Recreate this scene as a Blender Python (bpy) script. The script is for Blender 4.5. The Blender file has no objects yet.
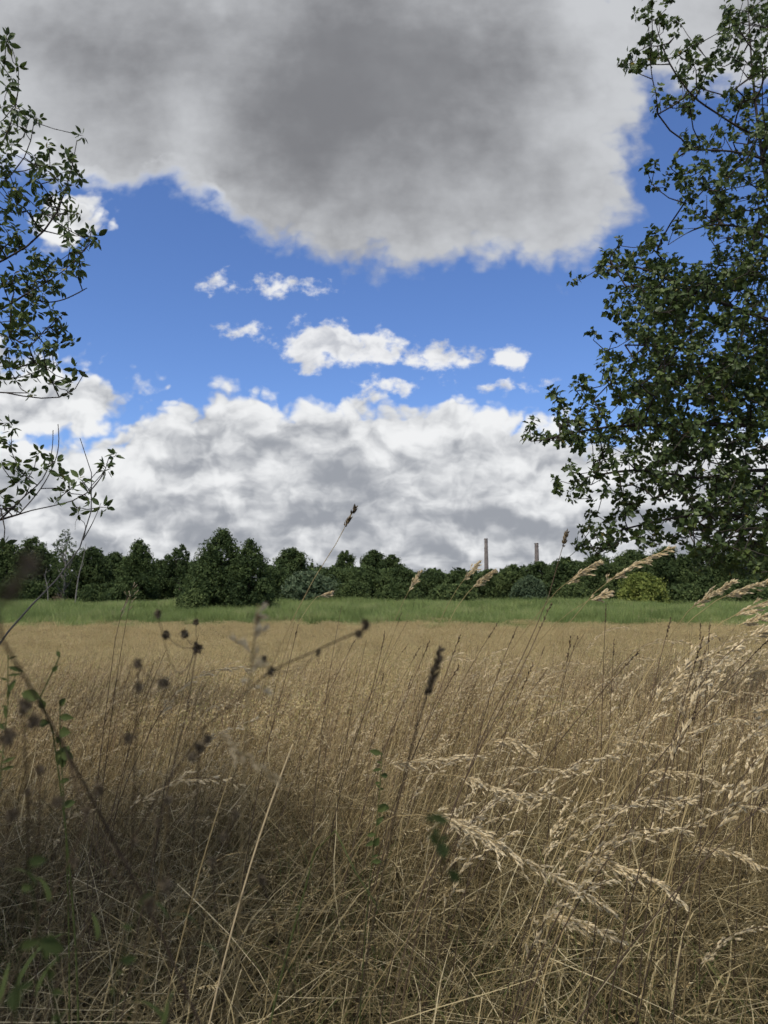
import bpy, math, random
import numpy as np

# ------------------------------------------------------------------ camera
SC = bpy.context.scene
COL = SC.collection
FPX = 740.0                      # focal length in pixels of the 768 x 1024 picture
EYE = np.array([0.0, 0.0, 1.6])
PITCH = math.atan2(70.0, FPX)    # horizon sits 70 px under the picture's centre
cam_data = bpy.data.cameras.new('camera')
cam = bpy.data.objects.new('camera', cam_data)
COL.objects.link(cam)
cam.location = EYE
cam.rotation_euler = (math.pi / 2 + PITCH, 0, 0)
cam_data.sensor_fit = 'VERTICAL'
cam_data.sensor_height = 36.0
cam_data.sensor_width = 27.0
cam_data.lens = 36.0 * FPX / 1024.0
cam_data.clip_start = 0.05
cam_data.clip_end = 20000.0
cam_data.dof.use_dof = True
cam_data.dof.focus_distance = 2.8
cam_data.dof.aperture_fstop = 6.5
SC.camera = cam

_F = np.array([0, math.cos(PITCH), math.sin(PITCH)])
_U = np.array([0, -math.sin(PITCH), math.cos(PITCH)])
_R = np.array([1.0, 0, 0])


def ray(px, py):
    return _F + _R * ((px - 384.0) / FPX) + _U * ((512.0 - py) / FPX)


def at(px, py, D):
    """World point on the sight line of a picture point, D metres ahead."""
    d = ray(px, py)
    return EYE + d * (D / d[1])


# ------------------------------------------------------------------ light
SUN_EL, SUN_AZ = math.radians(57), math.radians(-150)   # azimuth from +Y towards +X
sun_data = bpy.data.lights.new('sun', 'SUN')
sun_data.energy = 3.7
sun_data.angle = math.radians(2)
sun_data.color = (1.0, 0.95, 0.87)
sun = bpy.data.objects.new('sun', sun_data)
COL.objects.link(sun)
sun.rotation_euler = (math.pi / 2 - SUN_EL, 0, -SUN_AZ + math.pi)
vs = SC.view_settings
vs.view_transform = 'Standard'
vs.look = 'None'
vs.exposure = 0.0
vs.gamma = 1.0
vs.use_curve_mapping = False

# ------------------------------------------------------------------ sky with clouds
world = bpy.data.worlds.new('World')
SC.world = world
world.use_nodes = True
WT = world.node_tree
WT.nodes.clear()


class E:
    """A float socket one can do arithmetic with."""
    def __init__(s, sock):
        s.s = sock

    @staticmethod
    def op(kind, *a, clamp=False):
        n = WT.nodes.new('ShaderNodeMath')
        n.operation = kind
        n.use_clamp = clamp
        for i, v in enumerate(a):
            if isinstance(v, E):
                WT.links.new(v.s, n.inputs[i])
            else:
                n.inputs[i].default_value = v
        return E(n.outputs[0])

    def __add__(s, o): return E.op('ADD', s, o)
    __radd__ = __add__
    def __sub__(s, o): return E.op('SUBTRACT', s, o)
    def __rsub__(s, o): return E.op('SUBTRACT', o, s)
    def __mul__(s, o): return E.op('MULTIPLY', s, o)
    __rmul__ = __mul__
    def __truediv__(s, o): return E.op('DIVIDE', s, o)


def emax(a, b): return E.op('MAXIMUM', a, b)
def emin(a, b): return E.op('MINIMUM', a, b)


def sstep(x, lo, hi):
    n = WT.nodes.new('ShaderNodeMapRange')
    n.interpolation_type = 'SMOOTHSTEP'
    WT.links.new(x.s, n.inputs['Value'])
    n.inputs['From Min'].default_value = lo
    n.inputs['From Max'].default_value = hi
    return E(n.outputs['Result'])


def comb(x, y, z):
    n = WT.nodes.new('ShaderNodeCombineXYZ')
    for i, v in enumerate((x, y, z)):
        if isinstance(v, E):
            WT.links.new(v.s, n.inputs[i])
        else:
            n.inputs[i].default_value = v
    return n.outputs[0]


def noise(vec, scale, detail=5.0, rough=0.55, dist=0.0, dim='2D'):
    n = WT.nodes.new('ShaderNodeTexNoise')
    n.noise_dimensions = dim
    WT.links.new(vec, n.inputs['Vector'])
    n.inputs['Scale'].default_value = scale
    n.inputs['Detail'].default_value = detail
    n.inputs['Roughness'].default_value = rough
    n.inputs['Distortion'].default_value = dist
    return E(n.outputs['Fac']) - 0.5


def billow(vec, scale, detail=2.0, rough=0.5):
    n = WT.nodes.new('ShaderNodeTexVoronoi')
    n.voronoi_dimensions = '2D'
    n.feature = 'F1'
    n.normalize = True
    WT.links.new(vec, n.inputs['Vector'])
    n.inputs['Scale'].default_value = scale
    n.inputs['Detail'].default_value = detail
    n.inputs['Roughness'].default_value = rough
    return 0.33 - E(n.outputs['Distance'])


def mixc(fac, a, b):
    n = WT.nodes.new('ShaderNodeMix')
    n.data_type = 'RGBA'
    WT.links.new(fac.s, n.inputs[0])
    for sock, v in ((n.inputs[6], a), (n.inputs[7], b)):
        if isinstance(v, tuple):
            sock.default_value = (*v, 1.0)
        else:
            WT.links.new(v, sock)
    return n.outputs[2]


tc = WT.nodes.new('ShaderNodeTexCoord')
sep = WT.nodes.new('ShaderNodeSeparateXYZ')
WT.links.new(tc.outputs['Generated'], sep.inputs[0])
dx, dy, dz = (E(o) for o in sep.outputs)
ahead = emax(dy, 0.12)
U0, V0 = dx / ahead, dz / ahead          # the sky ahead, unrolled on a plane


def uv(px, py):
    d = ray(px, py)
    return d[0] / d[1], d[2] / d[1]


BIG = [  # px, py, half width, half height in picture points
    (385, 72, 285, 225), (545, 160, 96, 122), (100, 50, 250, 160), (740, 5, 190, 100)]
MID = [
    (20, 398, 128, 46), (-110, 400, 190, 80), (350, 480, 310, 84), (240, 424, 60, 36), (330, 436, 110, 38),
    (460, 450, 100, 38), (68, 226, 40, 28)]
SMALL = [
    (320, 344, 50, 25), (378, 350, 46, 18), (428, 356, 32, 16), (400, 388, 32, 11), (278, 285, 40, 14),
    (219, 281, 18, 15), (246, 331, 24, 8), (499, 359, 22, 13), (471, 357, 15, 10),
    (486, 384, 34, 7), (525, 429, 42, 9)]


def vmath(op, *a):
    n = WT.nodes.new('ShaderNodeVectorMath')
    n.operation = op
    for i, v in enumerate(a):
        if isinstance(v, tuple):
            n.inputs[i].default_value = v
        else:
            WT.links.new(v, n.inputs[i])
    return n.outputs['Value' if op == 'LENGTH' else 'Vector']


def field(U, V, blobs, out=None):
    """Distance inside the nearest blob outline, in unrolled sky units."""
    P = comb(U, V, 0.0)
    for px, py, rx, ry in blobs:
        cu, cv = uv(px, py)
        rx, ry = rx / FPX, ry / FPX
        r = E(vmath('LENGTH', vmath('MULTIPLY_ADD', P, (1 / rx, 1 / ry, 0), (-cu / rx, -cv / ry, 0))))
        m = min(rx, ry)
        e = E.op('MULTIPLY_ADD', r, -m, m)
        out = e if out is None else E.op('SMOOTH_MAX', out, e, 0.02)
    return out


DV = tc.outputs['Generated']
# domain warps
PV = comb(U0, V0, 0.0)
w1, w2 = noise(PV, 3.2, 0.0), noise(comb(U0 + 7.3, V0, 0.0), 3.2, 0.0)
w3, w4 = noise(comb(U0 + 3.1, V0, 0.0), 14.0, 3.0), noise(comb(U0 + 9.7, V0, 0.0), 14.0, 3.0)
U1, V1 = U0 + w1 * 0.05 + w3 * 0.05, V0 + w2 * 0.05 + w4 * 0.05
U2, V2 = U0 + w3 * 0.05, V0 + w4 * 0.035
front = sstep(dy, 0.10, 0.30)

puff = noise(PV, 6.0, 4.0, 0.55)
puff_f = noise(comb(U0, V0 * 1.4, 0.0), 24.0, 5.0, 0.62)
bil = billow(comb(U2, V2 * 1.25, 0.0), 16.0, 2.0, 0.6)
# layer seen edge-on near the horizon: noise on the cloud deck itself
deck = emax(dz, 0.0) + 0.16
QX, QY = dx / deck, dy / deck
layer = noise(comb(QX, QY, 0.0), 1.25, 4.0, 0.55, 0.3)

# --- the big cloud overhead
big = field(U1, V1, BIG, V1 - uv(0, 20)[1])
dB = big + puff * 0.07 + puff_f * 0.03 + bil * 0.06
aB = sstep(dB, -0.006, 0.036)
soft = noise(PV, 2.0, 2.0, 0.45, 0.4)
streak = noise(comb(U0 + V0 * 0.5, V0 * 1.6, 0.0), 3.6, 3.0, 0.5)
n_a = noise(comb(U2, V2 * 1.5, 0.0), 10.0, 5.0, 0.55)          # billows, and the same a little higher up
n_b = noise(comb(U2 + 0.006, V2 * 1.5 + 0.028, 0.0), 10.0, 4.0, 0.55)
relief = n_b - n_a                                             # > 0 on undersides
edge = sstep(dB, 0.16, 0.0)                                   # billows show most towards the rim
thick = sstep(emin(dB, 0.22) * 0.85 + emin(U0 + 0.50, 0.8) * 0.08 + soft * 0.28 + puff * 0.10 + streak * 0.07 + puff_f * 0.025 - bil * (0.02 + 0.20 * edge) - emax(U0 - 0.22, 0.0) * 0.25, -0.02, 0.225)
cB = mixc(thick, (0.58, 0.595, 0.62), (0.21, 0.214, 0.23))
cB = mixc(sstep(dB + bil * 0.05 + soft * 0.12 + emin(emax(U0 + 0.16, -0.07), 0.4) * 0.24, 0.040, -0.005), cB, (0.74, 0.76, 0.79))

# --- cumulus and the deck towards the horizon
mid = field(U2 + w1 * 0.06, V2 + w2 * 0.04, MID, uv(0, 440)[1] - V2)
dM = mid + puff * 0.03 + puff_f * 0.025 + bil * 0.09
aM = sstep(dM, -0.002, 0.018)
low = sstep(V0, 0.27, 0.10)                    # 1 in the deck near the horizon
shM = sstep(emin(mid + 0.03, 0.14) * 0.85 + layer * (0.08 + 0.14 * low) + relief * 0.42 + puff * 0.14 + puff_f * 0.06 - bil * 0.26, -0.05, 0.21)
cM = mixc(shM, (0.88, 0.89, 0.90), (0.33, 0.35, 0.39))

# --- small fair-weather puffs
sm = field(U2, V2, SMALL)
dS = sm + puff * 0.02 + puff_f * 0.055 + bil * 0.045
aS = sstep(dS, -0.002, 0.016)
shS = sstep(dS * 0.6 + relief * 0.16 - bil * 0.03, 0.0, 0.045)
cS = mixc(shS, (0.86, 0.87, 0.89), (0.54, 0.56, 0.61))

# --- the rest of the sky: the same broken cloud, left to chance
rest = noise(comb(QX + 5.0, QY, 3.0), 0.42, 4.0, 0.56)
aR = sstep(rest, -0.06, 0.03) * sstep(dz, 0.02, 0.10)
cR = mixc(sstep(rest + layer * 0.3, 0.03, 0.22), (0.78, 0.79, 0.81), (0.30, 0.305, 0.32))

sky = WT.nodes.new('ShaderNodeTexSky')
sky.sky_type = 'NISHITA'
sky.sun_disc = False
sky.sun_elevation = SUN_EL
sky.sun_rotation = SUN_AZ
sky.altitude = 50
sky.air_density = 1.0
sky.dust_density = 0.35
sky.ozone_density = 3.0
skyk = WT.nodes.new('ShaderNodeVectorMath')
skyk.operation = 'MULTIPLY'
WT.links.new(sky.outputs[0], skyk.inputs[0])
skyk.inputs[1].default_value = (0.63, 0.75, 1.02)
CK = 0.15                                        # sky strength


def lift(col):
    n = WT.nodes.new('ShaderNodeVectorMath')
    n.operation = 'SCALE'
    WT.links.new(col, n.inputs[0])
    n.inputs['Scale'].default_value = 1.0 / CK
    return n.outputs[0]


c = mixc(aR * (1.0 - front), skyk.outputs[0], lift(cR))
c = mixc(aS * front, c, lift(cS))
c = mixc(aM * front, c, lift(cM))
c = mixc(aB * front, c, lift(cB))
bg = WT.nodes.new('ShaderNodeBackground')
WT.links.new(c, bg.inputs['Color'])
bg.inputs['Strength'].default_value = CK
wout = WT.nodes.new('ShaderNodeOutputWorld')
WT.links.new(bg.outputs[0], wout.inputs['Surface'])
world.cycles.sampling_method = 'MANUAL'
world.cycles.sample_map_resolution = 512

SC.cycles.max_bounces = 4
SC.cycles.diffuse_bounces = 2
SC.cycles.transmission_bounces = 2
SC.cycles.use_adaptive_sampling = True
SC.cycles.adaptive_threshold = 0.03

# ------------------------------------------------------------------ helpers
RNG = np.random.default_rng(7)


def ground_z(x, y):
    t = np.clip((np.asarray(y, float) - 2.0) / 32.0, 0, 1)
    z = -1.8 * t * t * (3 - 2 * t)
    return z + 0.04 * np.sin(np.asarray(x) * 0.7 + 1.0) * np.sin(np.asarray(y) * 0.5)


def tag(o, label=None, cat=None, group=None, kind=None):
    for k, v in (('label', label), ('category', cat), ('group', group), ('kind', kind)):
        if v:
            o[k] = v
    return o


def ramp_mat(name, stops, transl=0.25, rough=0.75, spec=0.15, noise_scale=None):
    """Matte leaf or straw material; 'tint' (0..1, one value for each blade or leaf) picks its own colour."""
    m = bpy.data.materials.new(name)
    m.use_nodes = True
    nt = m.node_tree
    nt.nodes.clear()
    at_ = nt.nodes.new('ShaderNodeAttribute')
    at_.attribute_name = 'tint'
    fac = at_.outputs['Fac']
    if noise_scale:
        tcn = nt.nodes.new('ShaderNodeTexCoord')
        nz = nt.nodes.new('ShaderNodeTexNoise')
        nz.inputs['Scale'].default_value = noise_scale
        nz.inputs['Detail'].default_value = 3
        nt.links.new(tcn.outputs['Object'], nz.inputs['Vector'])
        ma = nt.nodes.new('ShaderNodeMath')
        ma.operation = 'MULTIPLY_ADD'
        nt.links.new(nz.outputs['Fac'], ma.inputs[0])
        ma.inputs[1].default_value = 0.9
        mb = nt.nodes.new('ShaderNodeMath')
        mb.operation = 'SUBTRACT'
        nt.links.new(fac, mb.inputs[0])
        mb.inputs[1].default_value = 0.45
        nt.links.new(mb.outputs[0], ma.inputs[2])
        fac = ma.outputs[0]
    rp = nt.nodes.new('ShaderNodeValToRGB')
    el = rp.color_ramp.elements
    while len(el) < len(stops):
        el.new(0.5)
    for e, (p, c) in zip(el, stops):
        e.position = p
        e.color = (*c, 1)
    nt.links.new(fac, rp.inputs[0])
    pb = nt.nodes.new('ShaderNodeBsdfPrincipled')
    pb.inputs['Roughness'].default_value = rough
    pb.inputs['Specular IOR Level'].default_value = spec
    nt.links.new(rp.outputs[0], pb.inputs['Base Color'])
    out = nt.nodes.new('ShaderNodeOutputMaterial')
    if transl:
        tr = nt.nodes.new('ShaderNodeBsdfTranslucent')
        nt.links.new(rp.outputs[0], tr.inputs['Color'])
        mx = nt.nodes.new('ShaderNodeMixShader')
        mx.inputs[0].default_value = transl
        nt.links.new(pb.outputs[0], mx.inputs[1])
        nt.links.new(tr.outputs[0], mx.inputs[2])
        nt.links.new(mx.outputs[0], out.inputs[0])
    else:
        nt.links.new(pb.outputs[0], out.inputs[0])
    return m


class MB:
    """Collects triangles/quads as numpy blocks; build() makes one mesh object."""
    def __init__(s):
        s.V, s.F, s.T, s.n = [], [], [], 0

    def add(s, V, F, T):
        V = np.asarray(V, float).reshape(-1, 3)
        F = np.asarray(F, int)
        s.V.append(V)
        s.F.append(F + s.n)
        s.T.append(np.broadcast_to(np.asarray(T, float), (len(V),)))
        s.n += len(V)
        return s

    def mesh(s, name, mat, smooth=False):
        V, T = np.concatenate(s.V), np.concatenate(s.T)
        tri = [f for f in s.F if f.shape[1] == 3]
        quad = [f for f in s.F if f.shape[1] == 4]
        idx = np.concatenate([f.ravel() for f in tri + quad]).astype(np.int32)
        nt_, nq = sum(len(f) for f in tri), sum(len(f) for f in quad)
        starts = np.concatenate([np.arange(nt_) * 3, nt_ * 3 + np.arange(nq) * 4]).astype(np.int32)
        me = bpy.data.meshes.new(name)
        me.vertices.add(len(V))
        me.vertices.foreach_set('co', V.astype(np.float32).ravel())
        me.loops.add(len(idx))
        me.loops.foreach_set('vertex_index', idx)
        me.polygons.add(nt_ + nq)
        me.polygons.foreach_set('loop_start', starts)
        if smooth:
            me.polygons.foreach_set('use_smooth', np.ones(nt_ + nq, bool))
        a = me.attributes.new('tint', 'FLOAT', 'POINT')
        a.data.foreach_set('value', T.astype(np.float32))
        me.update(calc_edges=True)
        me.materials.append(mat)
        return me

    def build(s, name, mat, parent=None, smooth=False):
        o = bpy.data.objects.new(name, s.mesh(name, mat, smooth))
        COL.objects.link(o)
        o.parent = parent
        return o


def empty(name, loc, rz=0.0):
    o = bpy.data.objects.new(name, None)
    o.empty_display_size = 0.1
    COL.objects.link(o)
    o.location = loc
    o.rotation_euler = (0, 0, rz)
    return o


def copy_tree(o, parent=None):
    c = o.copy()
    COL.objects.link(c)
    c.parent = parent
    for ch in list(o.children):
        copy_tree(ch, c)
    return c


def unit(v):
    return v / np.maximum(np.linalg.norm(v, axis=-1, keepdims=True), 1e-9)


def blades(mb, rng, base, az, L, th0, bend, w, tint, segs=4, power=1.4, twist=None, wob=0.15):
    """Tapered ribbons that start at base, lean th0 and bend over towards az."""
    base = np.asarray(base, float)
    N = len(base)
    az, L, th0, bend, w, tint = (np.broadcast_to(np.asarray(a, float), (N,)) for a in (az, L, th0, bend, w, tint))
    sm = (np.arange(segs) + 0.5) / segs
    th = th0[:, None] + bend[:, None] * sm[None] ** power
    azs = az[:, None] + rng.normal(0, wob, (N, segs)).cumsum(1)
    d = np.stack([np.sin(th) * np.cos(azs), np.sin(th) * np.sin(azs), np.cos(th)], -1)
    P = np.concatenate([np.zeros((N, 1, 3)), np.cumsum(d * (L / segs)[:, None, None], 1)], 1) + base[:, None]
    phi = rng.uniform(0, np.pi, N) if twist is None else np.broadcast_to(twist, (N,))
    side = np.stack([-np.sin(az), np.cos(az), 0 * az], -1)
    side = side * np.cos(phi)[:, None] + np.stack([np.cos(az), np.sin(az), 0 * az], -1) * np.sin(phi)[:, None]
    s = np.linspace(0, 1, segs + 1)
    ww = (w[:, None] * 0.5) * np.clip(1.05 - s ** 2, 0.06, 1)[None]
    A = P - side[:, None] * ww[..., None]
    B = P + side[:, None] * ww[..., None]
    V = np.stack([A, B], 2).reshape(-1, 3)
    k = np.arange(N)[:, None] * (2 * (segs + 1)) + 2 * np.arange(segs)[None]
    F = np.stack([k, k + 1, k + 3, k + 2], -1).reshape(-1, 4)
    mb.add(V, F, np.repeat(tint, 2 * (segs + 1)))
    return P


def spikelets(mb, rng, P, d, L, w, tint):
    """Small pointed husks: two crossed diamonds each."""
    N = len(P)
    d = unit(d)
    r = unit(np.cross(d, rng.normal(size=(N, 3))))
    r2 = np.cross(d, r)
    L, w = (np.broadcast_to(np.asarray(a, float), (N,))[:, None] for a in (L, w))
    mid, tip = P + d * L * 0.4, P + d * L
    V = np.stack([P, mid + r * w / 2, tip, mid - r * w / 2, mid + r2 * w / 2, mid - r2 * w / 2], 1).reshape(-1, 3)
    k = np.arange(N)[:, None] * 6
    F = np.concatenate([k + np.array([[0, 1, 2, 3]]), k + np.array([[0, 4, 2, 5]])])
    mb.add(V, F, np.repeat(np.broadcast_to(tint, (N,)), 6))


def tube(mb, path, r0, r1, sides=5, tint=0.5):
    path = np.asarray(path, float)
    n = len(path)
    t = unit(np.gradient(path, axis=0))
    ref = np.array([0.31, 0.52, 0.79])
    a = unit(np.cross(t, ref))
    b = np.cross(t, a)
    rad = np.linspace(r0, r1, n) if np.isscalar(r0) else np.asarray(r0)
    ang = np.arange(sides) * 2 * np.pi / sides
    V = path[:, None] + rad[:, None, None] * (np.cos(ang)[None, :, None] * a[:, None] + np.sin(ang)[None, :, None] * b[:, None])
    i, j = np.arange(n - 1)[:, None], np.arange(sides)[None]
    j2 = (j + 1) % sides
    F = np.stack([i * sides + j, i * sides + j2, (i + 1) * sides + j2, (i + 1) * sides + j], -1).reshape(-1, 4)
    mb.add(V.reshape(-1, 3), F, tint)


def spline(ctrl, n=16):
    """Smooth curve through control points, spaced evenly along its length."""
    c = np.asarray(ctrl, float)
    if len(c) == 2:
        return c[0] + (c[1] - c[0]) * np.linspace(0, 1, n)[:, None]
    h = np.maximum(np.linalg.norm(np.diff(c, axis=0), axis=1), 1e-6)
    t = np.concatenate([[0], np.cumsum(h)])
    dl = np.diff(c, axis=0) / h[:, None]
    m = np.empty_like(c)
    m[1:-1] = (dl[:-1] * h[1:, None] + dl[1:] * h[:-1, None]) / (h[:-1] + h[1:])[:, None]
    m[0], m[-1] = 1.5 * dl[0] - .5 * m[1], 1.5 * dl[-1] - .5 * m[-2]
    x = np.linspace(0, t[-1], n)
    i = np.clip(np.searchsorted(t, x, 'right') - 1, 0, len(c) - 2)
    u, hh = ((x - t[i]) / h[i])[:, None], h[i][:, None]
    return ((2 * u ** 3 - 3 * u ** 2 + 1) * c[i] + (u ** 3 - 2 * u ** 2 + u) * hh * m[i] + (3 * u ** 2 - 2 * u ** 3) * c[i + 1] + (u ** 3 - u ** 2) * hh * m[i + 1])


def along(path, t):
    t = np.clip(np.asarray(t, float), 0, 1) * (len(path) - 1)
    i = np.minimum(t.astype(int), len(path) - 2)
    u = (t - i)[:, None]
    return path[i] * (1 - u) + path[i + 1] * u, unit(path[i + 1] - path[i])


# ------------------------------------------------------------------ materials
STRAW = [(0.0, (0.088, 0.066, 0.029)), (0.3, (0.265, 0.195, 0.088)), (0.65, (0.54, 0.415, 0.205)), (1.0, (0.80, 0.68, 0.43))]
M_straw = ramp_mat('dry_straw', STRAW, 0.25)
M_shaded_thatch = ramp_mat('shade_darkened_thatch', [(0.0, (0.060, 0.048, 0.022)), (0.3, (0.165, 0.128, 0.058)), (0.65, (0.36, 0.285, 0.140)), (1.0, (0.66, 0.56, 0.34))], 0.2)  # old matted straw, its colours lowered further to imitate foreground shade
M_field = ramp_mat('ripe_grass', [(0.0, (0.31, 0.228, 0.108)), (0.45, (0.56, 0.435, 0.22)), (0.8, (0.68, 0.555, 0.31)), (1.0, (0.48, 0.44, 0.19))], 0.3)
M_brown = ramp_mat('brown_stem', [(0.0, (0.035, 0.024, 0.016)), (0.5, (0.085, 0.058, 0.036)), (1.0, (0.20, 0.14, 0.085))], 0.0)
M_pale = ramp_mat('pale_husk', [(0.0, (0.46, 0.33, 0.17)), (0.5, (0.74, 0.59, 0.35)), (1.0, (0.88, 0.76, 0.52))], 0.3)
M_husk = ramp_mat('dark_husk', [(0.0, (0.09, 0.07, 0.042)), (0.5, (0.20, 0.155, 0.095)), (1.0, (0.36, 0.28, 0.18))], 0.1)
M_green = ramp_mat('green_blade', [(0.0, (0.055, 0.075, 0.022)), (0.5, (0.12, 0.145, 0.045)), (1.0, (0.29, 0.28, 0.10))], 0.3)
M_reed = ramp_mat('reed_green', [(0.0, (0.13, 0.175, 0.055)), (0.5, (0.22, 0.285, 0.09)), (0.85, (0.32, 0.37, 0.13)), (1.0, (0.34, 0.30, 0.17))], 0.3)
M_bark = ramp_mat('bark', [(0.0, (0.028, 0.022, 0.018)), (1.0, (0.075, 0.062, 0.050))], 0.0, 0.9, noise_scale=6.0)
M_palebark = ramp_mat('pale_bark', [(0.0, (0.09, 0.082, 0.07)), (1.0, (0.24, 0.22, 0.19))], 0.0, 0.9, noise_scale=3.0)
M_leaf = ramp_mat('leaf_near', [(0.0, (0.042, 0.066, 0.018)), (0.6, (0.090, 0.130, 0.034)), (0.93, (0.15, 0.19, 0.05)), (1.0, (0.28, 0.24, 0.06))], 0.33, 0.5, 0.35)
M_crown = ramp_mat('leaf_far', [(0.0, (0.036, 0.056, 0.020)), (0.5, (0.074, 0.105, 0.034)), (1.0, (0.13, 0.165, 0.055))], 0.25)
M_crown_pale = ramp_mat('leaf_far_pale', [(0.0, (0.055, 0.080, 0.040)), (0.5, (0.105, 0.145, 0.075)), (1.0, (0.17, 0.21, 0.115))], 0.25)
M_crown_olive = ramp_mat('leaf_far_olive', [(0.0, (0.10, 0.13, 0.028)), (0.5, (0.19, 0.22, 0.05)), (1.0, (0.30, 0.32, 0.08))], 0.25)

# ------------------------------------------------------------------ ground
def soil_mat():
    m = bpy.data.materials.new('meadow_soil')
    m.use_nodes = True
    nt = m.node_tree
    pb = nt.nodes['Principled BSDF']
    pb.inputs['Roughness'].default_value = 0.95
    pb.inputs['Specular IOR Level'].default_value = 0.05
    tcn = nt.nodes.new('ShaderNodeTexCoord')
    n1 = nt.nodes.new('ShaderNodeTexNoise')
    n1.inputs['Scale'].default_value = 0.35
    n1.inputs['Detail'].default_value = 8
    n2 = nt.nodes.new('ShaderNodeTexNoise')
    n2.inputs['Scale'].default_value = 14.0
    n2.inputs['Detail'].default_value = 8
    rp = nt.nodes.new('ShaderNodeValToRGB')
    rp.color_ramp.elements[0].color = (0.026, 0.020, 0.012, 1)
    rp.color_ramp.elements[1].color = (0.11, 0.082, 0.045, 1)
    rp.color_ramp.elements[0].position = 0.3
    rp.color_ramp.elements[1].position = 0.75
    ad = nt.nodes.new('ShaderNodeMath')
    ad.operation = 'MULTIPLY_ADD'
    ad.inputs[1].default_value = 0.5
    for n in (n1, n2):
        nt.links.new(tcn.outputs['Object'], n.inputs['Vector'])
    nt.links.new(n1.outputs['Fac'], ad.inputs[0])
    hf = nt.nodes.new('ShaderNodeMath')
    hf.operation = 'MULTIPLY'
    hf.inputs[1].default_value = 0.5
    nt.links.new(n2.outputs['Fac'], hf.inputs[0])
    nt.links.new(hf.outputs[0], ad.inputs[2])
    nt.links.new(ad.outputs[0], rp.inputs[0])
    nt.links.new(rp.outputs[0], pb.inputs['Base Color'])
    bp = nt.nodes.new('ShaderNodeBump')
    bp.inputs['Distance'].default_value = 0.05
    nt.links.new(n2.outputs['Fac'], bp.inputs['Height'])
    nt.links.new(bp.outputs[0], pb.inputs['Normal'])
    return m


gx = np.concatenate([-np.geomspace(6000, 12, 28), np.linspace(-10, 10, 41), np.geomspace(12, 6000, 28)])
gy = np.concatenate([-np.geomspace(300, 4, 10), np.linspace(-3, 60, 127), np.geomspace(62, 9000, 40)])
GX, GY = np.meshgrid(gx, gy, indexing='ij')
far = np.clip(1 - np.hypot(GX, GY) / 200, 0, 1)
GZ = ground_z(0 * GX, GY) + 0.04 * far * np.sin(GX * 0.7 + 1) * np.sin(GY * 0.5)
gi, gj = np.meshgrid(np.arange(len(gx) - 1), np.arange(len(gy) - 1), indexing='ij')
k = (gi * len(gy) + gj).ravel()
GF = np.stack([k, k + len(gy), k + len(gy) + 1, k + 1], -1)
g_ = MB().add(np.stack([GX, GY, GZ], -1).reshape(-1, 3), GF, 0.5).build('ground', soil_mat(), smooth=True)
tag(g_, kind='structure')


# ------------------------------------------------------------------ scattered grass (uncountable)
def scatter(name, label, sources, P, rot, scl, idx):
    """One 'stuff' object whose points carry clumps."""
    col = bpy.data.collections.new(name + '_clumps')
    for i, me in enumerate(sources):
        o = bpy.data.objects.new('%s_clump_%02d' % (name, i), me)
        col.objects.link(o)
    me = bpy.data.meshes.new(name)
    me.from_pydata([tuple(p) for p in P], [], [])
    for nm, typ, key, arr in (('rot', 'FLOAT_VECTOR', 'vector', rot), ('scl', 'FLOAT_VECTOR', 'vector', scl), ('idx', 'INT', 'value', idx)):
        a = me.attributes.new(nm, typ, 'POINT')
        a.data.foreach_set(key, np.asarray(arr, np.int32 if typ == 'INT' else np.float32).ravel())
    o = bpy.data.objects.new(name, me)
    COL.objects.link(o)
    ng = bpy.data.node_groups.new(name, 'GeometryNodeTree')
    ng.interface.new_socket('Geometry', in_out='INPUT', socket_type='NodeSocketGeometry')
    ng.interface.new_socket('Geometry', in_out='OUTPUT', socket_type='NodeSocketGeometry')
    gin, gout = ng.nodes.new('NodeGroupInput'), ng.nodes.new('NodeGroupOutput')
    ci = ng.nodes.new('GeometryNodeCollectionInfo')
    ci.inputs['Collection'].default_value = col
    ci.inputs['Separate Children'].default_value = True
    ci.inputs['Reset Children'].default_value = True
    ip = ng.nodes.new('GeometryNodeInstanceOnPoints')
    ip.inputs['Pick Instance'].default_value = True
    ng.links.new(gin.outputs[0], ip.inputs['Points'])
    ng.links.new(ci.outputs[0], ip.inputs['Instance'])
    for nm, typ, sock in (('rot', 'FLOAT_VECTOR', 'Rotation'), ('scl', 'FLOAT_VECTOR', 'Scale'), ('idx', 'INT', 'Instance Index')):
        na = ng.nodes.new('GeometryNodeInputNamedAttribute')
        na.data_type = typ
        na.inputs['Name'].default_value = nm
        ng.links.new(na.outputs['Attribute'], ip.inputs[sock])
    ng.links.new(ip.outputs[0], gout.inputs[0])
    md = o.modifiers.new('scatter', 'NODES')
    md.node_group = ng
    return tag(o, label, 'grass', kind='stuff')


def points(y0, y1, dens, margin=1.5, half=0.56, seed=1):
    """Random ground points in the wedge ahead, dens(y) per square metre."""
    r = np.random.default_rng(seed)
    out = []
    ys = np.linspace(y0, y1, 60)
    for a, b in zip(ys[:-1], ys[1:]):
        h = half * (a + b) / 2 + margin
        n = r.poisson(dens((a + b) / 2) * 2 * h * (b - a))
        out.append(np.stack([r.uniform(-h, h, n), r.uniform(a, b, n)], -1))
    xy = np.concatenate(out)
    return np.column_stack([xy, ground_z(xy[:, 0], xy[:, 1])]), r


def disc(r, n, rad):
    a, q = r.uniform(0, 2 * np.pi, n), rad * np.sqrt(r.uniform(0, 1, n))
    return np.column_stack([q * np.cos(a), q * np.sin(a), np.zeros(n)])


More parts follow.
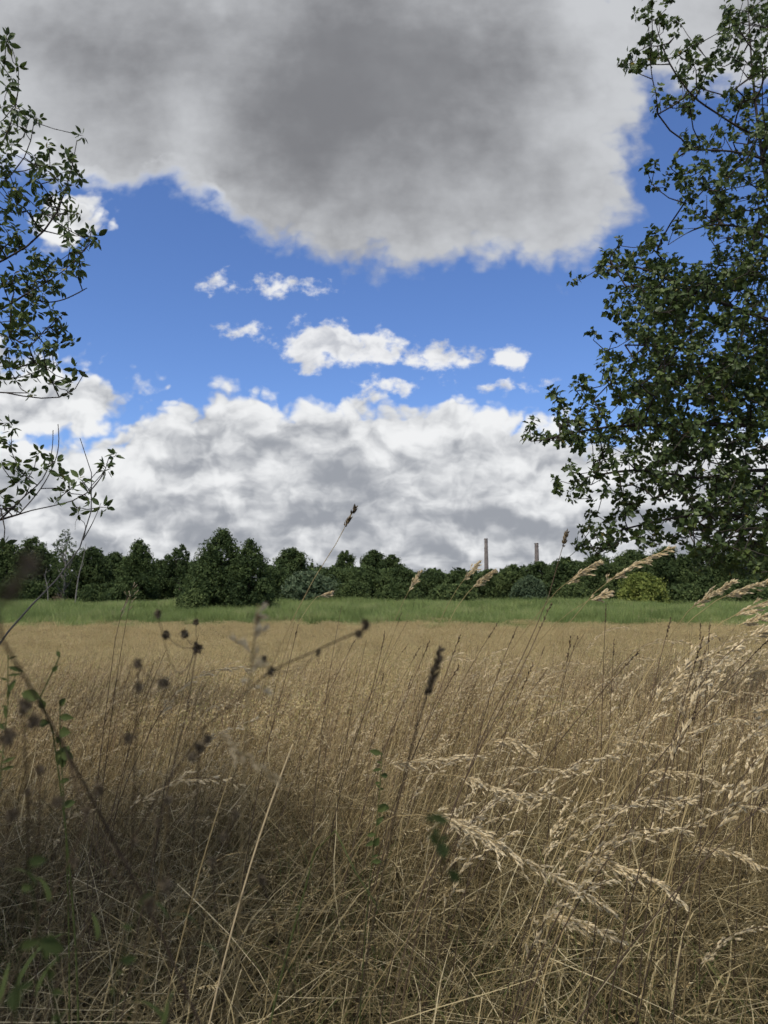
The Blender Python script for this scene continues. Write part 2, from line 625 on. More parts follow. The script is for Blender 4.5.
def stems_with_heads(mb_s, mb_h, r, base, az, L, th0, bend, w, tint, htint, head=0.2, ns=22, spread=0.5, sl=0.011, sw=0.0035, bl=0.035):
    P = blades(mb_s, r, base, az, L, th0, bend, w, tint, segs=6, power=2.0, wob=0.05)
    n = len(base)
    L = np.broadcast_to(L, (n,))
    t = r.uniform(1 - head, 1.0, (n, ns)) * (P.shape[1] - 1)
    i = np.minimum(t.astype(int), P.shape[1] - 2)
    u = (t - i)[..., None]
    row = np.arange(n)[:, None]
    a, b = P[row, i], P[row, i + 1]
    pos, d = a * (1 - u) + b * u, unit(b - a)
    br = unit(d + r.normal(0, spread, d.shape) + np.array([0.12, 0, -0.15]))
    pos = pos + br * (r.uniform(0, 1, (n, ns, 1)) * bl * (1.15 - (t / (P.shape[1] - 1))[..., None]) * 5)
    dd = unit(br + r.normal(0, 0.3, d.shape) + np.array([0.1, 0, -0.1]))
    spikelets(mb_h, r, pos.reshape(-1, 3), dd.reshape(-1, 3), r.uniform(0.7, 1.3, n * ns) * sl, sw, np.clip(np.repeat(htint, ns) + r.normal(0, 0.15, n * ns), 0, 1))


def two_mat_mesh(name, mbs):
    """Joins builders of different materials into one clump mesh."""
    V, T, F, MI, n = [], [], [], [], 0
    for k_, (mb, mat) in enumerate(mbs):
        for v, f, t in zip(mb.V, mb.F, mb.T):
            V.append(v), T.append(t)
        for f in mb.F:
            F.append(f + n)
            MI.append(np.full(len(f), k_))
        n += mb.n
    allmb = MB()
    allmb.V, allmb.F, allmb.T, allmb.n = V, F, T, n
    me = allmb.mesh(name, mbs[0][1])
    for _, mat in mbs[1:]:
        me.materials.append(mat)
    me.polygons.foreach_set('material_index', np.concatenate(MI).astype(np.int32))
    return me


def tile(r, n, S, soft=0.12):
    xy = r.uniform(-S / 2, S / 2, (n, 2)) + r.normal(0, soft * S, (n, 2))
    return np.column_stack([xy, np.zeros(n)])


def grid_points(y0, y1, step, margin, half=0.56, seed=1, jit=0.25):
    """Jittered rows of tile centres in the wedge ahead; step(y) is the spacing."""
    r = np.random.default_rng(seed)
    out, y = [], y0
    while y < y1:
        st = step(y)
        h = half * y + margin
        n = int(2 * h / st) + 1
        x = (np.arange(n) - n / 2 + r.uniform()) * st
        out.append(np.column_stack([x + r.normal(0, jit * st, n), np.full(n, y) + r.normal(0, jit * st, n), np.full(n, st)]))
        y += st
    q = np.concatenate(out)
    return np.column_stack([q[:, :2], ground_z(q[:, 0], q[:, 1])]), q[:, 2], r


# ripe grass of the far field
src = []
S = 1.0
for q in range(5):
    r = np.random.default_rng(100 + q)
    a, b = MB(), MB()
    n = 480
    blades(a, r, tile(r, n, S), r.normal(0.1, 1.2, n), r.uniform(0.3, 0.58, n), r.uniform(0, 0.3, n), r.uniform(0.1, 0.8, n), 0.0065, np.clip(r.beta(1.2, 1.2, n) + (q - 2) * .12, 0, 1), segs=3)
    n = 210
    stems_with_heads(a, b, r, tile(r, n, S), r.normal(0.1, 0.6, n), r.uniform(0.45, 0.68, n), r.uniform(0, 0.2, n), r.uniform(0.1, 0.7, n), 0.004, r.uniform(0.2, 0.8, n), r.uniform(0.3, 1, n), ns=6, sl=0.03, sw=0.011)
    c_ = MB()
    n = 34
    blades(c_, r, tile(r, n, S), r.normal(0.1, 0.6, n), r.uniform(0.55, 0.85, n), r.uniform(0, 0.35, n), r.uniform(0.1, 0.6, n), 0.008, r.uniform(.4, 1, n), segs=4)
    n = 16
    stems_with_heads(b, b, r, tile(r, n, S), r.normal(0.1, 0.6, n), r.uniform(0.5, 0.8, n), r.uniform(0, 0.3, n), r.uniform(0.2, 0.9, n), 0.005, r.uniform(.5, 1, n), r.uniform(.7, 1, n), ns=8, sl=0.035, sw=0.010)
    src.append(two_mat_mesh('field_clump', [(a, M_field), (b, M_field), (c_, M_brown)]))
P, st, r = grid_points(6.5, 62, lambda y: np.interp(y, [8, 25, 57], [0.9, 1.1, 1.5]), 1.5, seed=11)
ok = r.uniform(0, 1, len(P)) < np.interp(P[:, 1], [50, 57], [1, .1])
P, st = P[ok], st[ok]
n = len(P)
scatter('ripe_grass', 'ripe golden grass covering the open field', src, P, np.column_stack([np.zeros((n, 2)), r.uniform(-0.8, 0.8, n)]),
        np.column_stack([st * 1.1 * r.choice([-1, 1], n), st * 1.1, r.uniform(0.8, 1.06, n)]) * np.array([1, 1, 1]), r.integers(0, 5, n))
print('field', n)

# reeds and sedge behind the field
src = []
S = 2.0
for q in range(4):
    r = np.random.default_rng(200 + q)
    a = MB()
    n = 420
    blades(a, r, tile(r, n, S), r.uniform(0, 6.3, n), r.uniform(0.8, 1.35, n), r.uniform(0, 0.22, n), r.uniform(0.1, 0.9, n), 0.03, np.clip(r.beta(2, 2.4, n) * .8 + (q - 1.2) * .2 + (r.uniform(0, 1, n) > .94) * .5, 0, 1), segs=3)
    src.append(a.mesh('reed_clump', M_reed))
P, st, r = grid_points(49.5, 102, lambda y: np.interp(y, [57, 62, 102], [1.6, 2.0, 2.6]), 8, seed=12)
P[:, 1] += np.where(P[:, 1] < 58, 1.6 * np.sin(P[:, 0] * .13) + .9 * np.sin(P[:, 0] * .5) + r.normal(0, .9, len(P)), 0)
ok = r.uniform(0, 1, len(P)) < np.interp(P[:, 1] + P[:, 0] * .04, [49, 52, 56], [.04, .35, 1])
P, st = P[ok], st[ok]
n = len(P)
scatter('reed_bed', 'green reed belt between golden field and trees', src, P, np.column_stack([np.zeros((n, 2)), r.uniform(0, 6.3, n)]),
        np.column_stack([st * .55, st * .55, r.uniform(0.68, 1.2, n) * (1 + .22 * np.sin(P[:, 0] * .21) * np.sin(P[:, 1] * .17 + P[:, 0] * .05)) * np.interp(P[:, 1], [50, 55, 60], [.5, .8, 1])]), r.integers(0, 4, n))
print('reeds', n)

# tall brown seeding grass in the middle distance
src = []
S = 0.8
for q in range(6):
    r = np.random.default_rng(300 + q)
    a, b, c_ = MB(), MB(), MB()
    n = 360
    blades(a, r, tile(r, n, S), r.normal(0.1, 1.4, n), r.uniform(0.3, 0.8, n), r.uniform(0.0, 0.6, n), r.uniform(0.1, 1.9, n), r.uniform(.002, .005, n), r.beta(1.2, 1.9, n), segs=6, wob=.2)
    n = 62
    stems_with_heads(a, b, r, tile(r, n, S), r.normal(0.0, 0.5, n), r.uniform(0.65, 1.1, n), r.uniform(0.1, 0.5, n), r.uniform(0.2, 1.3, n), 0.003, r.uniform(0.1, 0.8, n), r.uniform(0.1, 0.9, n), ns=16, sl=0.018, sw=0.0036, spread=.25, bl=.02)
    n = 66
    blades(c_, r, tile(r, n, S), r.normal(0.0, 0.5, n), r.uniform(0.75, 1.2, n), r.uniform(0.1, 0.6, n), r.uniform(-0.2, 0.5, n), 0.0034, r.uniform(0, 1, n), segs=5, wob=0.05)
    src.append(two_mat_mesh('tall_clump', [(a, M_straw), (b, M_pale), (c_, M_brown)]))
P, st, r = grid_points(3.9, 12.0, lambda y: np.interp(y, [2.8, 8, 12.0], [0.72, 0.8, 1.2]), 1.0, seed=13)
n = len(P)
ok = r.uniform(0, 1, n) < np.interp(P[:, 1], [7, 12], [1, .3])
P, st = P[ok], st[ok]
n = len(P)
hs = r.uniform(0.85, 1.1, n) * np.interp(P[:, 0] / P[:, 1], [-0.5, 0.0, 0.5], [0.94, 1.1, 1.26])
scatter('tall_dry_grass', 'tall dry brown grass in front of the field', src, P, np.column_stack([np.zeros((n, 2)), r.normal(0, 0.35, n)]),
        np.column_stack([st * 1.15, st * 1.15, hs]), r.integers(0, 6, n))
print('tall', n)

# matted tangle close to the camera
src = []
S = 0.6
for q in range(7):
    r = np.random.default_rng(400 + q)
    a, b = MB(), MB()
    n = 330
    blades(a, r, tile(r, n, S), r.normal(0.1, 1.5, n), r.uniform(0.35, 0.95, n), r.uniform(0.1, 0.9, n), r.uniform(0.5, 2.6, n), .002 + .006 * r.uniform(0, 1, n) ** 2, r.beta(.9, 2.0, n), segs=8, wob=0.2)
    n = 170   # broken, lying straws
    base = tile(r, n, S) + np.column_stack([np.zeros((n, 2)), r.uniform(0.1, 0.6, n)])
    blades(a, r, base, r.uniform(0, 6.3, n), r.uniform(0.25, 0.6, n), r.uniform(1.1, 1.9, n), r.uniform(-0.3, 0.4, n), r.uniform(.002, .004, n), r.uniform(0.1, .95, n), segs=4, wob=0.08)
    n = 26
    stems_with_heads(a, b, r, tile(r, n, S), r.normal(0.1, 0.9, n), r.uniform(0.5, 0.85, n), r.uniform(0.1, 0.6, n), r.uniform(0.5, 1.6, n), 0.0022, r.uniform(0.2, 0.8, n), r.uniform(0, 0.8, n), ns=24, sl=0.014, sw=0.003, spread=.25, bl=.014)
    src.append(two_mat_mesh('mat_clump', [(a, M_shaded_thatch), (b, M_straw)]))
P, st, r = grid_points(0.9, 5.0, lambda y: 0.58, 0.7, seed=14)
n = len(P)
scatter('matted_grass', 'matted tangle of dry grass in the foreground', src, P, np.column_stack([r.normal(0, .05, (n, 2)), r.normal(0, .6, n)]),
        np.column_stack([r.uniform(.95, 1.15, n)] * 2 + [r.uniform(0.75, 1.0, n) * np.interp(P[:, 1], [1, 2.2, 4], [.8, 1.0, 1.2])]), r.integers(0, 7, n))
print('mat', n)

# green blades still growing in the tangle
src = []
for q in range(3):
    r = np.random.default_rng(500 + q)
    a = MB()
    n = 16
    blades(a, r, disc(r, n, 0.09), r.uniform(0, 6.3, n), r.uniform(0.3, 0.6, n), r.uniform(0.1, 0.6, n), r.uniform(0.3, 1.7, n), r.uniform(.003, .007, n), r.beta(2, 2, n), segs=8, wob=0.12)
    src.append(a.mesh('green_clump', M_green))
P, r = points(0.9, 4.0, lambda y: 30.0, margin=0.5, seed=15)
keep = np.exp(-(((P[:, 0] - 0.6) / 0.8) ** 2 + ((P[:, 1] - 2.3) / 0.45) ** 2)) + 0.9 * np.exp(-(((P[:, 0] + 0.25) / 0.3) ** 2 + ((P[:, 1] - 3.1) / 0.6) ** 2)) + 0.22 * (P[:, 1] < 3.3) + .06
P = P[r.uniform(0, 1, len(P)) < keep]
n = len(P)
scatter('green_grass', 'sparse green blades among the matted dry grass', src, P, np.column_stack([np.zeros((n, 2)), r.uniform(0, 6.3, n)]),
        np.column_stack([r.uniform(.8, 1.2, n)] * 3), r.integers(0, 3, n))


# ------------------------------------------------------------------ far trees
def leaf_faces(mb, r, C, size, tint, flat=0.0):
    """Leaf clusters: small folded quads with random facing."""
    n = len(C)
    d = unit(r.normal(size=(n, 3)))
    e = unit(np.cross(d, r.normal(size=(n, 3))))
    s = np.broadcast_to(size, (n,))[:, None]
    V = np.stack([C - d * s * .6, C + e * s * .45, C + d * s * .6, C - e * s * .45], 1).reshape(-1, 3)
    k_ = np.arange(n)[:, None] * 4
    mb.add(V, k_ + np.array([[0, 1, 2, 3]]), np.repeat(tint, 4))


def profile(shape, h):
    """Crown half width (0..1) at relative height h (0..1)."""
    if shape == 'cone':
        return np.clip(np.interp(h, [0, .12, .35, .7, .9, 1], [.72, .96, 1, .58, .25, .05]), 0, 1)
    if shape == 'dome':
        return np.interp(h, [0, .15, .45, .7, .88, 1], [.7, .95, 1, .84, .52, .1])
    if shape == 'column':
        return np.interp(h, [0, .1, .5, .85, 1], [.5, .9, 1, .6, .1])
    if shape == 'airy':
        return np.interp(h, [0, .2, .55, .8, 1], [.3, .7, 1, .7, .15])
    return np.sqrt(np.clip(1 - (2 * h - 1) ** 2, 0.02, 1))          # ball


def far_tree(px, ytop, D, wpx, shape, label, name='broadleaf_tree', cat='tree', mat=None, group=None, seed=0, leaves=3800, low=0.06, bark=None, fill=1.0, lean=0.0):
    r = np.random.default_rng(1000 + seed)
    top, base = at(px, ytop, D), at(px, ytop, D)
    gz = float(ground_z(base[0], D))
    H = top[2] - gz
    W = wpx / FPX * D / 2
    shift = r.uniform(-.2, .25)
    root = tag(empty(name, (base[0], D, gz)), label, cat, group)
    z0 = low * H
    nl = int(64 * fill)
    hh = (np.arange(nl) + r.uniform(0, 1, nl)) / nl
    hh = np.interp(hh, [0, .5, 1], [0, .48, 1])
    pr = profile(shape, hh)
    ang = np.arange(nl) * 2.399 + r.normal(0, .5, nl)
    rad = pr * W * (0.30 + 0.55 * np.sqrt(r.uniform(0, 1, nl)))
    lob = np.column_stack([rad * np.cos(ang), rad * np.sin(ang), z0 + hh * (H - z0) * .95])
    lr = W * r.uniform(.28, .44, nl) * (.36 + .64 * pr)
    if shape == 'airy':
        lr *= .62
    # lumps around every branch end
    share = lr ** 1.7 / np.sum(lr ** 1.7)
    C, T = [], []
    for c_, q, sh_ in zip(lob, lr, share):
        per = max(12, int(leaves * sh_))
        v = unit(r.normal(size=(per, 3))) * (r.uniform(.3, 1.0, (per, 1)) ** .5) * q * np.array([1, 1, .85])
        v *= 1 + .3 * np.sin(v[:, :1] / q * 5 + c_[0]) * np.cos(v[:, 2:] / q * 4)
        C.append(c_ + v)
        T.append(np.clip(r.uniform(.15, .75) + shift + r.normal(0, .14, per), 0, 1))
    SZ = [r.uniform(.11, .28, len(v)) for v in C]
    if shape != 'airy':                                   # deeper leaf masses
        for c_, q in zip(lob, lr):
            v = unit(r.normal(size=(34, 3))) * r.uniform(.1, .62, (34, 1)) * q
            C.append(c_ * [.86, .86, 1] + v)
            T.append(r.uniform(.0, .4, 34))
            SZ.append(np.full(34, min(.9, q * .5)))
    C, T, SZ = np.concatenate(C), np.concatenate(T), np.concatenate(SZ)
    C[:, 0] += lean * C[:, 2]
    C[:, 2] = np.maximum(C[:, 2], 0.1)
    C[:, 2] = np.minimum(C[:, 2], H * (1 - .03 * r.uniform(0, 1, len(C))) )
    mb = MB()
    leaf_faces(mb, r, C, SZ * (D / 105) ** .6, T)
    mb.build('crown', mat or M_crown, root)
    tb = MB()
    tip = np.array([lean * H * .9, 0, H * .9])
    trunk = spline([[0, 0, -.1], [r.normal(0, .1) + tip[0] * .3, 0, H * .3], [r.normal(0, .15) + tip[0] * .6, 0, H * .6], tip], 10)
    tube(tb, trunk, H * .018 + .03, .015, 6, .5)
    for c_ in lob[:: 3]:
        a_, _ = along(trunk, np.array([np.clip((c_[2] / H) * .85 - .08, .05, .9)]))
        c2 = c_ + np.array([lean * c_[2], 0, 0])
        tube(tb, spline([a_[0], (a_[0] + c2) / 2 + [0, 0, -.02 * H], c2], 5), H * .006, .01, 4, .5)
    tb.build('trunk', bark or M_bark, root, smooth=True)
    return root


G1 = 'trees along the far edge of the reeds'
T = [
    (-60, 541, 106, 80, 'dome', 'dark broad tree cut off by the left edge of the photo'),
    (8, 540, 110, 50, 'dome', 'dark tree at far left directly under the overhanging branches'),
    (34, 535, 105, 50, 'dome', 'dark round-topped tree just left of the pale thin birch'),
    (66, 526, 101, 34, 'airy', 'slender birch with pale trunk and airy open crown'),
    (92, 546, 112, 52, 'dome', 'dark low tree just right of the pale thin birch'),
    (116, 551, 116, 44, 'dome', 'dark tree in the dip left of the pointed tree'),
    (140, 537, 104, 54, 'cone', 'pointed dark tree standing alone left of the ragged spruce-like tree'),
    (161, 559, 112, 40, 'dome', 'low dark tree filling the gap beside the pointed tree'),
    (180, 543, 106, 42, 'airy', 'ragged dark tree with spiky top left of the tallest tree'),
    (203, 556, 76, 46, 'cone', 'dark tree skirting the left foot of the tallest tree'),
    (223, 527, 75, 80, 'cone', 'tallest broad conical dark green tree standing before the reeds'),
    (250, 536, 73, 54, 'cone', 'second peak conical tree touching the tallest tree on its right'),
    (272, 566, 105, 34, 'dome', 'dark low tree at the right foot of the tall pair'),
    (291, 547, 165, 38, 'ball', 'distant rounded tree right of the tall conical pair'),
    (345, 549, 200, 24, 'ball', 'small distant round tree standing alone above the treeline'),
    (374, 549, 200, 30, 'ball', 'left one of two merged distant round crowns above the treeline'),
    (392, 554, 202, 26, 'ball', 'right one of two merged distant round crowns above the treeline'),
    (302, 556, 170, 5, 'column', 'left one of two tiny narrow poplars on the skyline'),
    (312, 557, 172, 5, 'column', 'right one of two tiny narrow poplars on the skyline'),
    (335, 567, 132, 54, 'dome', 'dark tree below the small distant round tree'),
    (368, 567, 130, 50, 'dome', 'dark tree below the two merged round crowns'),
    (402, 567, 130, 46, 'dome', 'dark tree right below the merged round crowns'),
    (432, 570, 134, 44, 'dome', 'lowest dark tree midway between round crowns and left chimney'),
    (462, 570, 132, 40, 'dome', 'low dark tree just left of the left chimney'),
    (490, 569, 128, 40, 'dome', 'dark tree at the foot of the left chimney'),
    (513, 564, 124, 40, 'dome', 'dark tree between the two brick chimneys'),
    (540, 561, 120, 42, 'dome', 'dark tree at the foot of the right chimney'),
    (566, 557, 117, 46, 'dome', 'dark tree just right of the right chimney'),
    (596, 553, 115, 52, 'dome', 'dark tall tree left behind the olive bush'),
    (632, 549, 114, 60, 'dome', 'dark tall tree directly behind the olive bush'),
    (668, 546, 112, 60, 'dome', 'dark tall tree right behind the olive bush'),
    (706, 545, 110, 66, 'dome', 'dark tall tree behind low leafy branches on the right'),
    (750, 540, 108, 70, 'dome', 'dark tall tree at the right edge of the photo'),
    (810, 538, 108, 80, 'dome', 'dark tall tree just beyond the right edge'),
]
for i, (px, yt, D, w, sh, lb) in enumerate(T):
    nm, bk, n_ = 'broadleaf_tree', None, int(11000 * max(.35, min(1.4, w / 50)))
    if 'birch' in lb and 'slender' in lb:
        nm, bk, n_ = 'birch_tree', M_palebark, 2200
    if 'poplar' in lb:
        nm, n_ = 'poplar_tree', 700
    far_tree(px, yt, D, w, sh, lb, nm, 'tree', group=G1, seed=i, leaves=n_, bark=bk, low=.02 if sh in ('dome', 'cone') else .12, fill=1.0 if w > 20 else .5)
B = [
    (310, 571, 104, 62, 'dome', 'grey-green rounded bush below the distant round trees', M_crown_pale),
    (355, 580, 103, 40, 'dome', 'low dark green bush right of the grey-green rounded bush', M_crown),
    (400, 583, 103, 50, 'dome', 'low spreading bush left of the chimneys above the reeds', M_crown),
    (455, 584, 104, 54, 'dome', 'low bush at the reed edge below left chimney', M_crown),
    (530, 575, 101, 34, 'dome', 'round grey-green bush below the right chimney', M_crown_pale),
    (575, 582, 102, 40, 'dome', 'dark bush between grey-green bush and olive bush', M_crown),
    (641, 572, 97, 52, 'dome', 'bright olive-yellow bush standing out before the dark trees', M_crown_olive),
    (690, 584, 98, 50, 'dome', 'dark bush right of the olive-yellow bush', M_crown),
    (745, 580, 98, 60, 'dome', 'dark bush at the right edge below the tree line', M_crown),
    (196, 588, 70, 34, 'dome', 'low dark bush at the foot of the tallest tree', M_crown),
    (110, 584, 100, 60, 'dome', 'low dark bush behind reeds right of the birch', M_crown),
    (20, 580, 100, 60, 'dome', 'low dark bush behind reeds at far left', M_crown)]
for i, (px, yt, D, w, sh, lb, mt) in enumerate(B):
    far_tree(px, yt, D, w, sh, lb, 'bush', 'bush', mat=mt, group='bushes at the reed edge', seed=60 + i, leaves=7000, low=.0)

# leaning bare trunk beside the birch, and a second dead one
def bare_trunk(pts, D, r0, label):
    P3 = [at(x, y, D) for x, y in pts]
    P3[0][2] = float(ground_z(P3[0][0], D)) - .1
    root = tag(empty('dead_tree', P3[0]), label, 'tree')
    L_ = [p - P3[0] for p in P3]
    a = MB()
    path = spline(L_, 12)
    tube(a, path, r0, r0 * .3, 6, .8)
    a.build('trunk', M_palebark, root, smooth=True)
    r = np.random.default_rng(5)
    for t in (.45, .6, .75, .88):
        b = MB()
        p0, d0 = along(path, np.array([t]))
        e = p0[0] + np.array([r.normal(0, .5), r.normal(0, .4), r.uniform(.6, 1.2)])
        tube(b, spline([p0[0], (p0[0] + e) / 2 + [.05, 0, -.05], e], 5), r0 * .35, r0 * .1, 4, .8)
        b.build('branch', M_palebark, root, smooth=True)
    return root


bare_trunk([(75, 602), (79, 575), (84, 555), (86, 543)], 96.5, .10, 'pale bare trunk leaning right beside the birch')
bare_trunk([(48, 602), (47, 585), (45, 575), (47, 568)], 96.5, .08, 'short pale dead trunk left of the birch')

# the wood behind, one mass
r = np.random.default_rng(77)
mb = MB()
for i in range(120):
    px = -260 + 1290 * (i + r.uniform(-.4, .4)) / 120
    D = r.uniform(150, 230)
    yt = np.interp(px, [-200, 0, 100, 250, 300, 420, 470, 560, 640, 1000], [552, 553, 556, 560, 565, 569, 570, 563, 556, 548]) + r.normal(0, 1.8)
    top = at(px, yt, D)
    gz = -1.8
    H = top[2] - gz
    W = H * r.uniform(.38, .6)
    n = 420
    v = unit(r.normal(size=(n, 3))) * r.uniform(.7, 1, (n, 1))
    C = np.array([top[0], D, gz + H * .5]) + v * np.array([W, W, H * .5])
    leaf_faces(mb, r, C, r.uniform(.5, .95, n), np.clip(r.uniform(.1, .6) + r.normal(0, .15, n), 0, 1))
tag(mb.build('distant_wood', M_crown), 'distant dark wood closing the horizon behind the trees', 'wood', kind='stuff')


# ------------------------------------------------------------------ brick chimneys
def brick_mat():
    m = bpy.data.materials.new('chimney_brick')
    m.use_nodes = True
    nt = m.node_tree
    pb = nt.nodes['Principled BSDF']
    pb.inputs['Roughness'].default_value = .9
    tcn = nt.nodes.new('ShaderNodeTexCoord')
    n1 = nt.nodes.new('ShaderNodeTexNoise')
    n1.inputs['Scale'].default_value = .6
    n1.inputs['Detail'].default_value = 8
    nt.links.new(tcn.outputs['Object'], n1.inputs['Vector'])
    rp = nt.nodes.new('ShaderNodeValToRGB')
    rp.color_ramp.elements[0].position, rp.color_ramp.elements[1].position = .3, .7
    rp.color_ramp.elements[0].color = (.12, .10, .088, 1)
    rp.color_ramp.elements[1].color = (.24, .205, .175, 1)
    nt.links.new(n1.outputs['Fac'], rp.inputs[0])
    nt.links.new(rp.outputs[0], pb.inputs['Base Color'])
    return m


M_brick = brick_mat()
for px, yt, w, D, lb in ((486, 538.5, 3.4, 460, 'taller brick factory chimney, left of the two on the horizon'), (536.5, 543, 3.8, 450, 'shorter thicker brick factory chimney, right of the two on the horizon')):
    top = at(px, yt, D)
    H = top[2] + 1.8
    R1 = w / FPX * D / 2
    root = tag(empty('factory_chimney', (top[0], D, -1.8)), lb, 'chimney', 'brick chimneys on the horizon')
    a = MB()
    hz_ = np.linspace(0, H - 2.2, 14)
    tube(a, np.column_stack([0 * hz_, 0 * hz_, hz_]), R1 * 1.45, R1 * .98, 20, .5)
    a.build('shaft', M_brick, root, smooth=True)
    for zz, dr, hh in ((H - 2.2, 1.10, .5), (H - 1.7, 1.0, 1.2), (H - .5, 1.14, .5)):
        b = MB()
        tube(b, [[0, 0, zz], [0, 0, zz + .001], [0, 0, zz + hh - .001], [0, 0, zz + hh]], np.array([R1 * .9, R1 * dr, R1 * dr, R1 * .8]), 0, 20, .5)
        b.build('cornice' if dr > 1 else 'neck', M_brick, root)
    for zz in np.arange(6, H - 4, 6.0):
        c_ = MB()
        rr = R1 * np.interp(zz, [0, H], [1.45, .98]) + .03
        tube(c_, [[0, 0, zz], [0, 0, zz + .01], [0, 0, zz + .12], [0, 0, zz + .13]], np.array([rr - .05, rr, rr, rr - .05]), 0, 20, .5)
        c_.build('iron_band', M_bark, root)


# ------------------------------------------------------------------ near trees
def leaf_shape(lobed):
    """Outline of one leaf in its plane (x along, y across), with a slight fold."""
    if lobed:
        o = np.array([[0, 0], [.16, .26], [.40, .24], [.56, .40], [.72, .20], [1, 0], [.72, -.20], [.56, -.40], [.40, -.24], [.16, -.26]])
    else:
        o = np.array([[0, 0], [.22, .16], [.48, .23], [.76, .15], [1, 0], [.76, -.15], [.48, -.23], [.22, -.16]])
    z = -.12 * o[:, 0] ** 2 + .25 * np.abs(o[:, 1])
    return np.column_stack([o, z])


def sprig_mesh(name, r, n, size, lobed, droop, reach):
    """A short twig end with a tuft of leaves."""
    mb, tw = MB(), MB()
    sh = leaf_shape(lobed)
    m = len(sh)
    tip = np.array([r.normal(0, .15), r.normal(0, .15), 1.0])
    path = spline([[0, 0, 0], tip * reach * .5 + r.normal(0, .01, 3), tip * reach], 4)
    tube(tw, path, .0035, .0015, 4, .4)
    t = np.concatenate([r.uniform(.15, 1, n - 3), [1, 1, 1]])
    P, _ = along(path, t)
    az = np.arange(n) * 2.4 + r.normal(0, .3, n)
    el = r.normal(.15 - droop, .5, n)
    d = np.stack([np.cos(az) * np.cos(el), np.sin(az) * np.cos(el), np.sin(el)], -1)
    up = unit(r.normal(0, .45, (n, 3)) + np.array([0, 0, 1]))
    e = unit(np.cross(up, d))
    f = np.cross(d, e)
    s = size * r.uniform(.65, 1.15, n)
    P = P + d * s[:, None] * .22
    V = P[:, None] + s[:, None, None] * (sh[None, :, 0:1] * d[:, None] + sh[None, :, 1:2] * e[:, None] + sh[None, :, 2:3] * f[:, None])
    k_ = np.arange(n)[:, None] * m
    F = []
    h = m // 2
    for j in range(1, h):                     # two fans either side of the midrib
        F.append(np.stack([np.zeros(n), np.full(n, j), np.full(n, j + 1)], -1) + k_)
        F.append(np.stack([np.zeros(n), np.full(n, h + j - 1), np.full(n, h + j)], -1) + k_)
    F.append(np.stack([np.zeros(n), np.full(n, m - 2), np.full(n, m - 1)], -1) + k_)
    mb.add(V.reshape(-1, 3), np.concatenate(F).astype(int), np.repeat(np.clip(r.beta(2, 2.6, n) * .95 + (r.uniform(0, 1, n) > .985) * .6, 0, 1), m))
    return two_mat_mesh(name, [(mb, M_leaf), (tw, M_bark)])


def grow(branches, targets, r, sag=.05):
    """Joins every target to the nearest wood; returns nodes, parents, index of each target's node."""
    nodes, par, own = [], [], []
    for bi, path in enumerate(branches):
        first = len(nodes)
        if nodes:
            dd = np.linalg.norm(np.array(nodes) - path[0], axis=1)
            p0 = int(dd.argmin())
        else:
            p0 = -1
        for j, p in enumerate(path):
            nodes.append(p)
            own.append(bi)
            par.append(p0 if j == 0 else len(nodes) - 2)
    nodes = [np.array(p) for p in nodes]
    arr = np.zeros((len(nodes) + 4 * len(targets), 3))
    arr[:len(nodes)] = nodes
    n = len(nodes)
    par = par + [0] * (4 * len(targets))
    own = own + [0] * (4 * len(targets))
    base = np.array([np.min(np.linalg.norm(arr[:n] - t, axis=1)) for t in targets])
    ends = np.zeros(len(targets), int)
    for ti in np.argsort(base):
        t = targets[ti]
        dv = t - arr[:n]
        dist = np.linalg.norm(dv, axis=1) + .35 * np.maximum(0, -dv[:, 2]) + .25 * np.maximum(0, arr[:n, 2] - t[2])
        j = int(dist.argmin())
        a, L_ = arr[j], np.linalg.norm(t - arr[j])
        prev = j
        ns = 1 if L_ < .2 else (2 if L_ < .5 else 3)
        for q in range(1, ns + 1):
            u = q / ns
            p = a + (t - a) * u
            if q < ns:
                p = p + r.normal(0, .035 * L_, 3) + np.array([0, 0, -sag * L_ * np.sin(np.pi * u)])
            arr[n] = p
            par[n] = prev
            own[n] = own[prev]
            prev = n
            n += 1
        ends[ti] = prev
    return arr[:n], np.array(par[:n]), ends, np.array(own[:n])


def wood_mesh(arr, par, own, tip, k_, rmax, power=.5):
    n = len(arr)
    w = np.ones(n)
    kids = np.bincount(par[par >= 0], minlength=n)
    w[kids > 0] = .3
    for i in range(n - 1, 0, -1):
        if par[i] >= 0:
            w[par[i]] += w[i]
    rad = np.minimum(tip + k_ * w ** power, rmax)
    out = []
    for bi in range(own.max() + 1):
        mb = MB()
        i = np.where((par >= 0) & (own == bi))[0]
        a, b, ra, rb = arr[par[i]], arr[i], np.minimum(rad[par[i]], rad[i] * 1.35 + .002), rad[i]
        d = unit(b - a)
        u_ = unit(np.cross(d, np.array([.31, .52, .79])))
        v_ = np.cross(d, u_)
        S_ = 5
        ang = np.arange(S_) * 2 * np.pi / S_
        c_, s_ = np.cos(ang)[None, :, None], np.sin(ang)[None, :, None]
        ring = c_ * u_[:, None] + s_ * v_[:, None]
        V = np.concatenate([a[:, None] + ring * ra[:, None, None], b[:, None] + ring * rb[:, None, None]], 1)
        k0 = np.arange(len(i))[:, None] * 2 * S_
        F = np.concatenate([np.stack([k0[:, 0] + j, k0[:, 0] + (j + 1) % S_, k0[:, 0] + S_ + (j + 1) % S_, k0[:, 0] + S_ + j], -1) for j in range(S_)])
        mb.add(V.reshape(-1, 3), F, .5)
        out.append(mb)
    return out


def rot_to(d, spin):
    """Euler angles that turn +Z to d, after a spin."""
    from mathutils import Vector, Quaternion
    q = Vector(d).to_track_quat('Z', 'Y') @ Quaternion((0, 0, 1), spin)
    return q


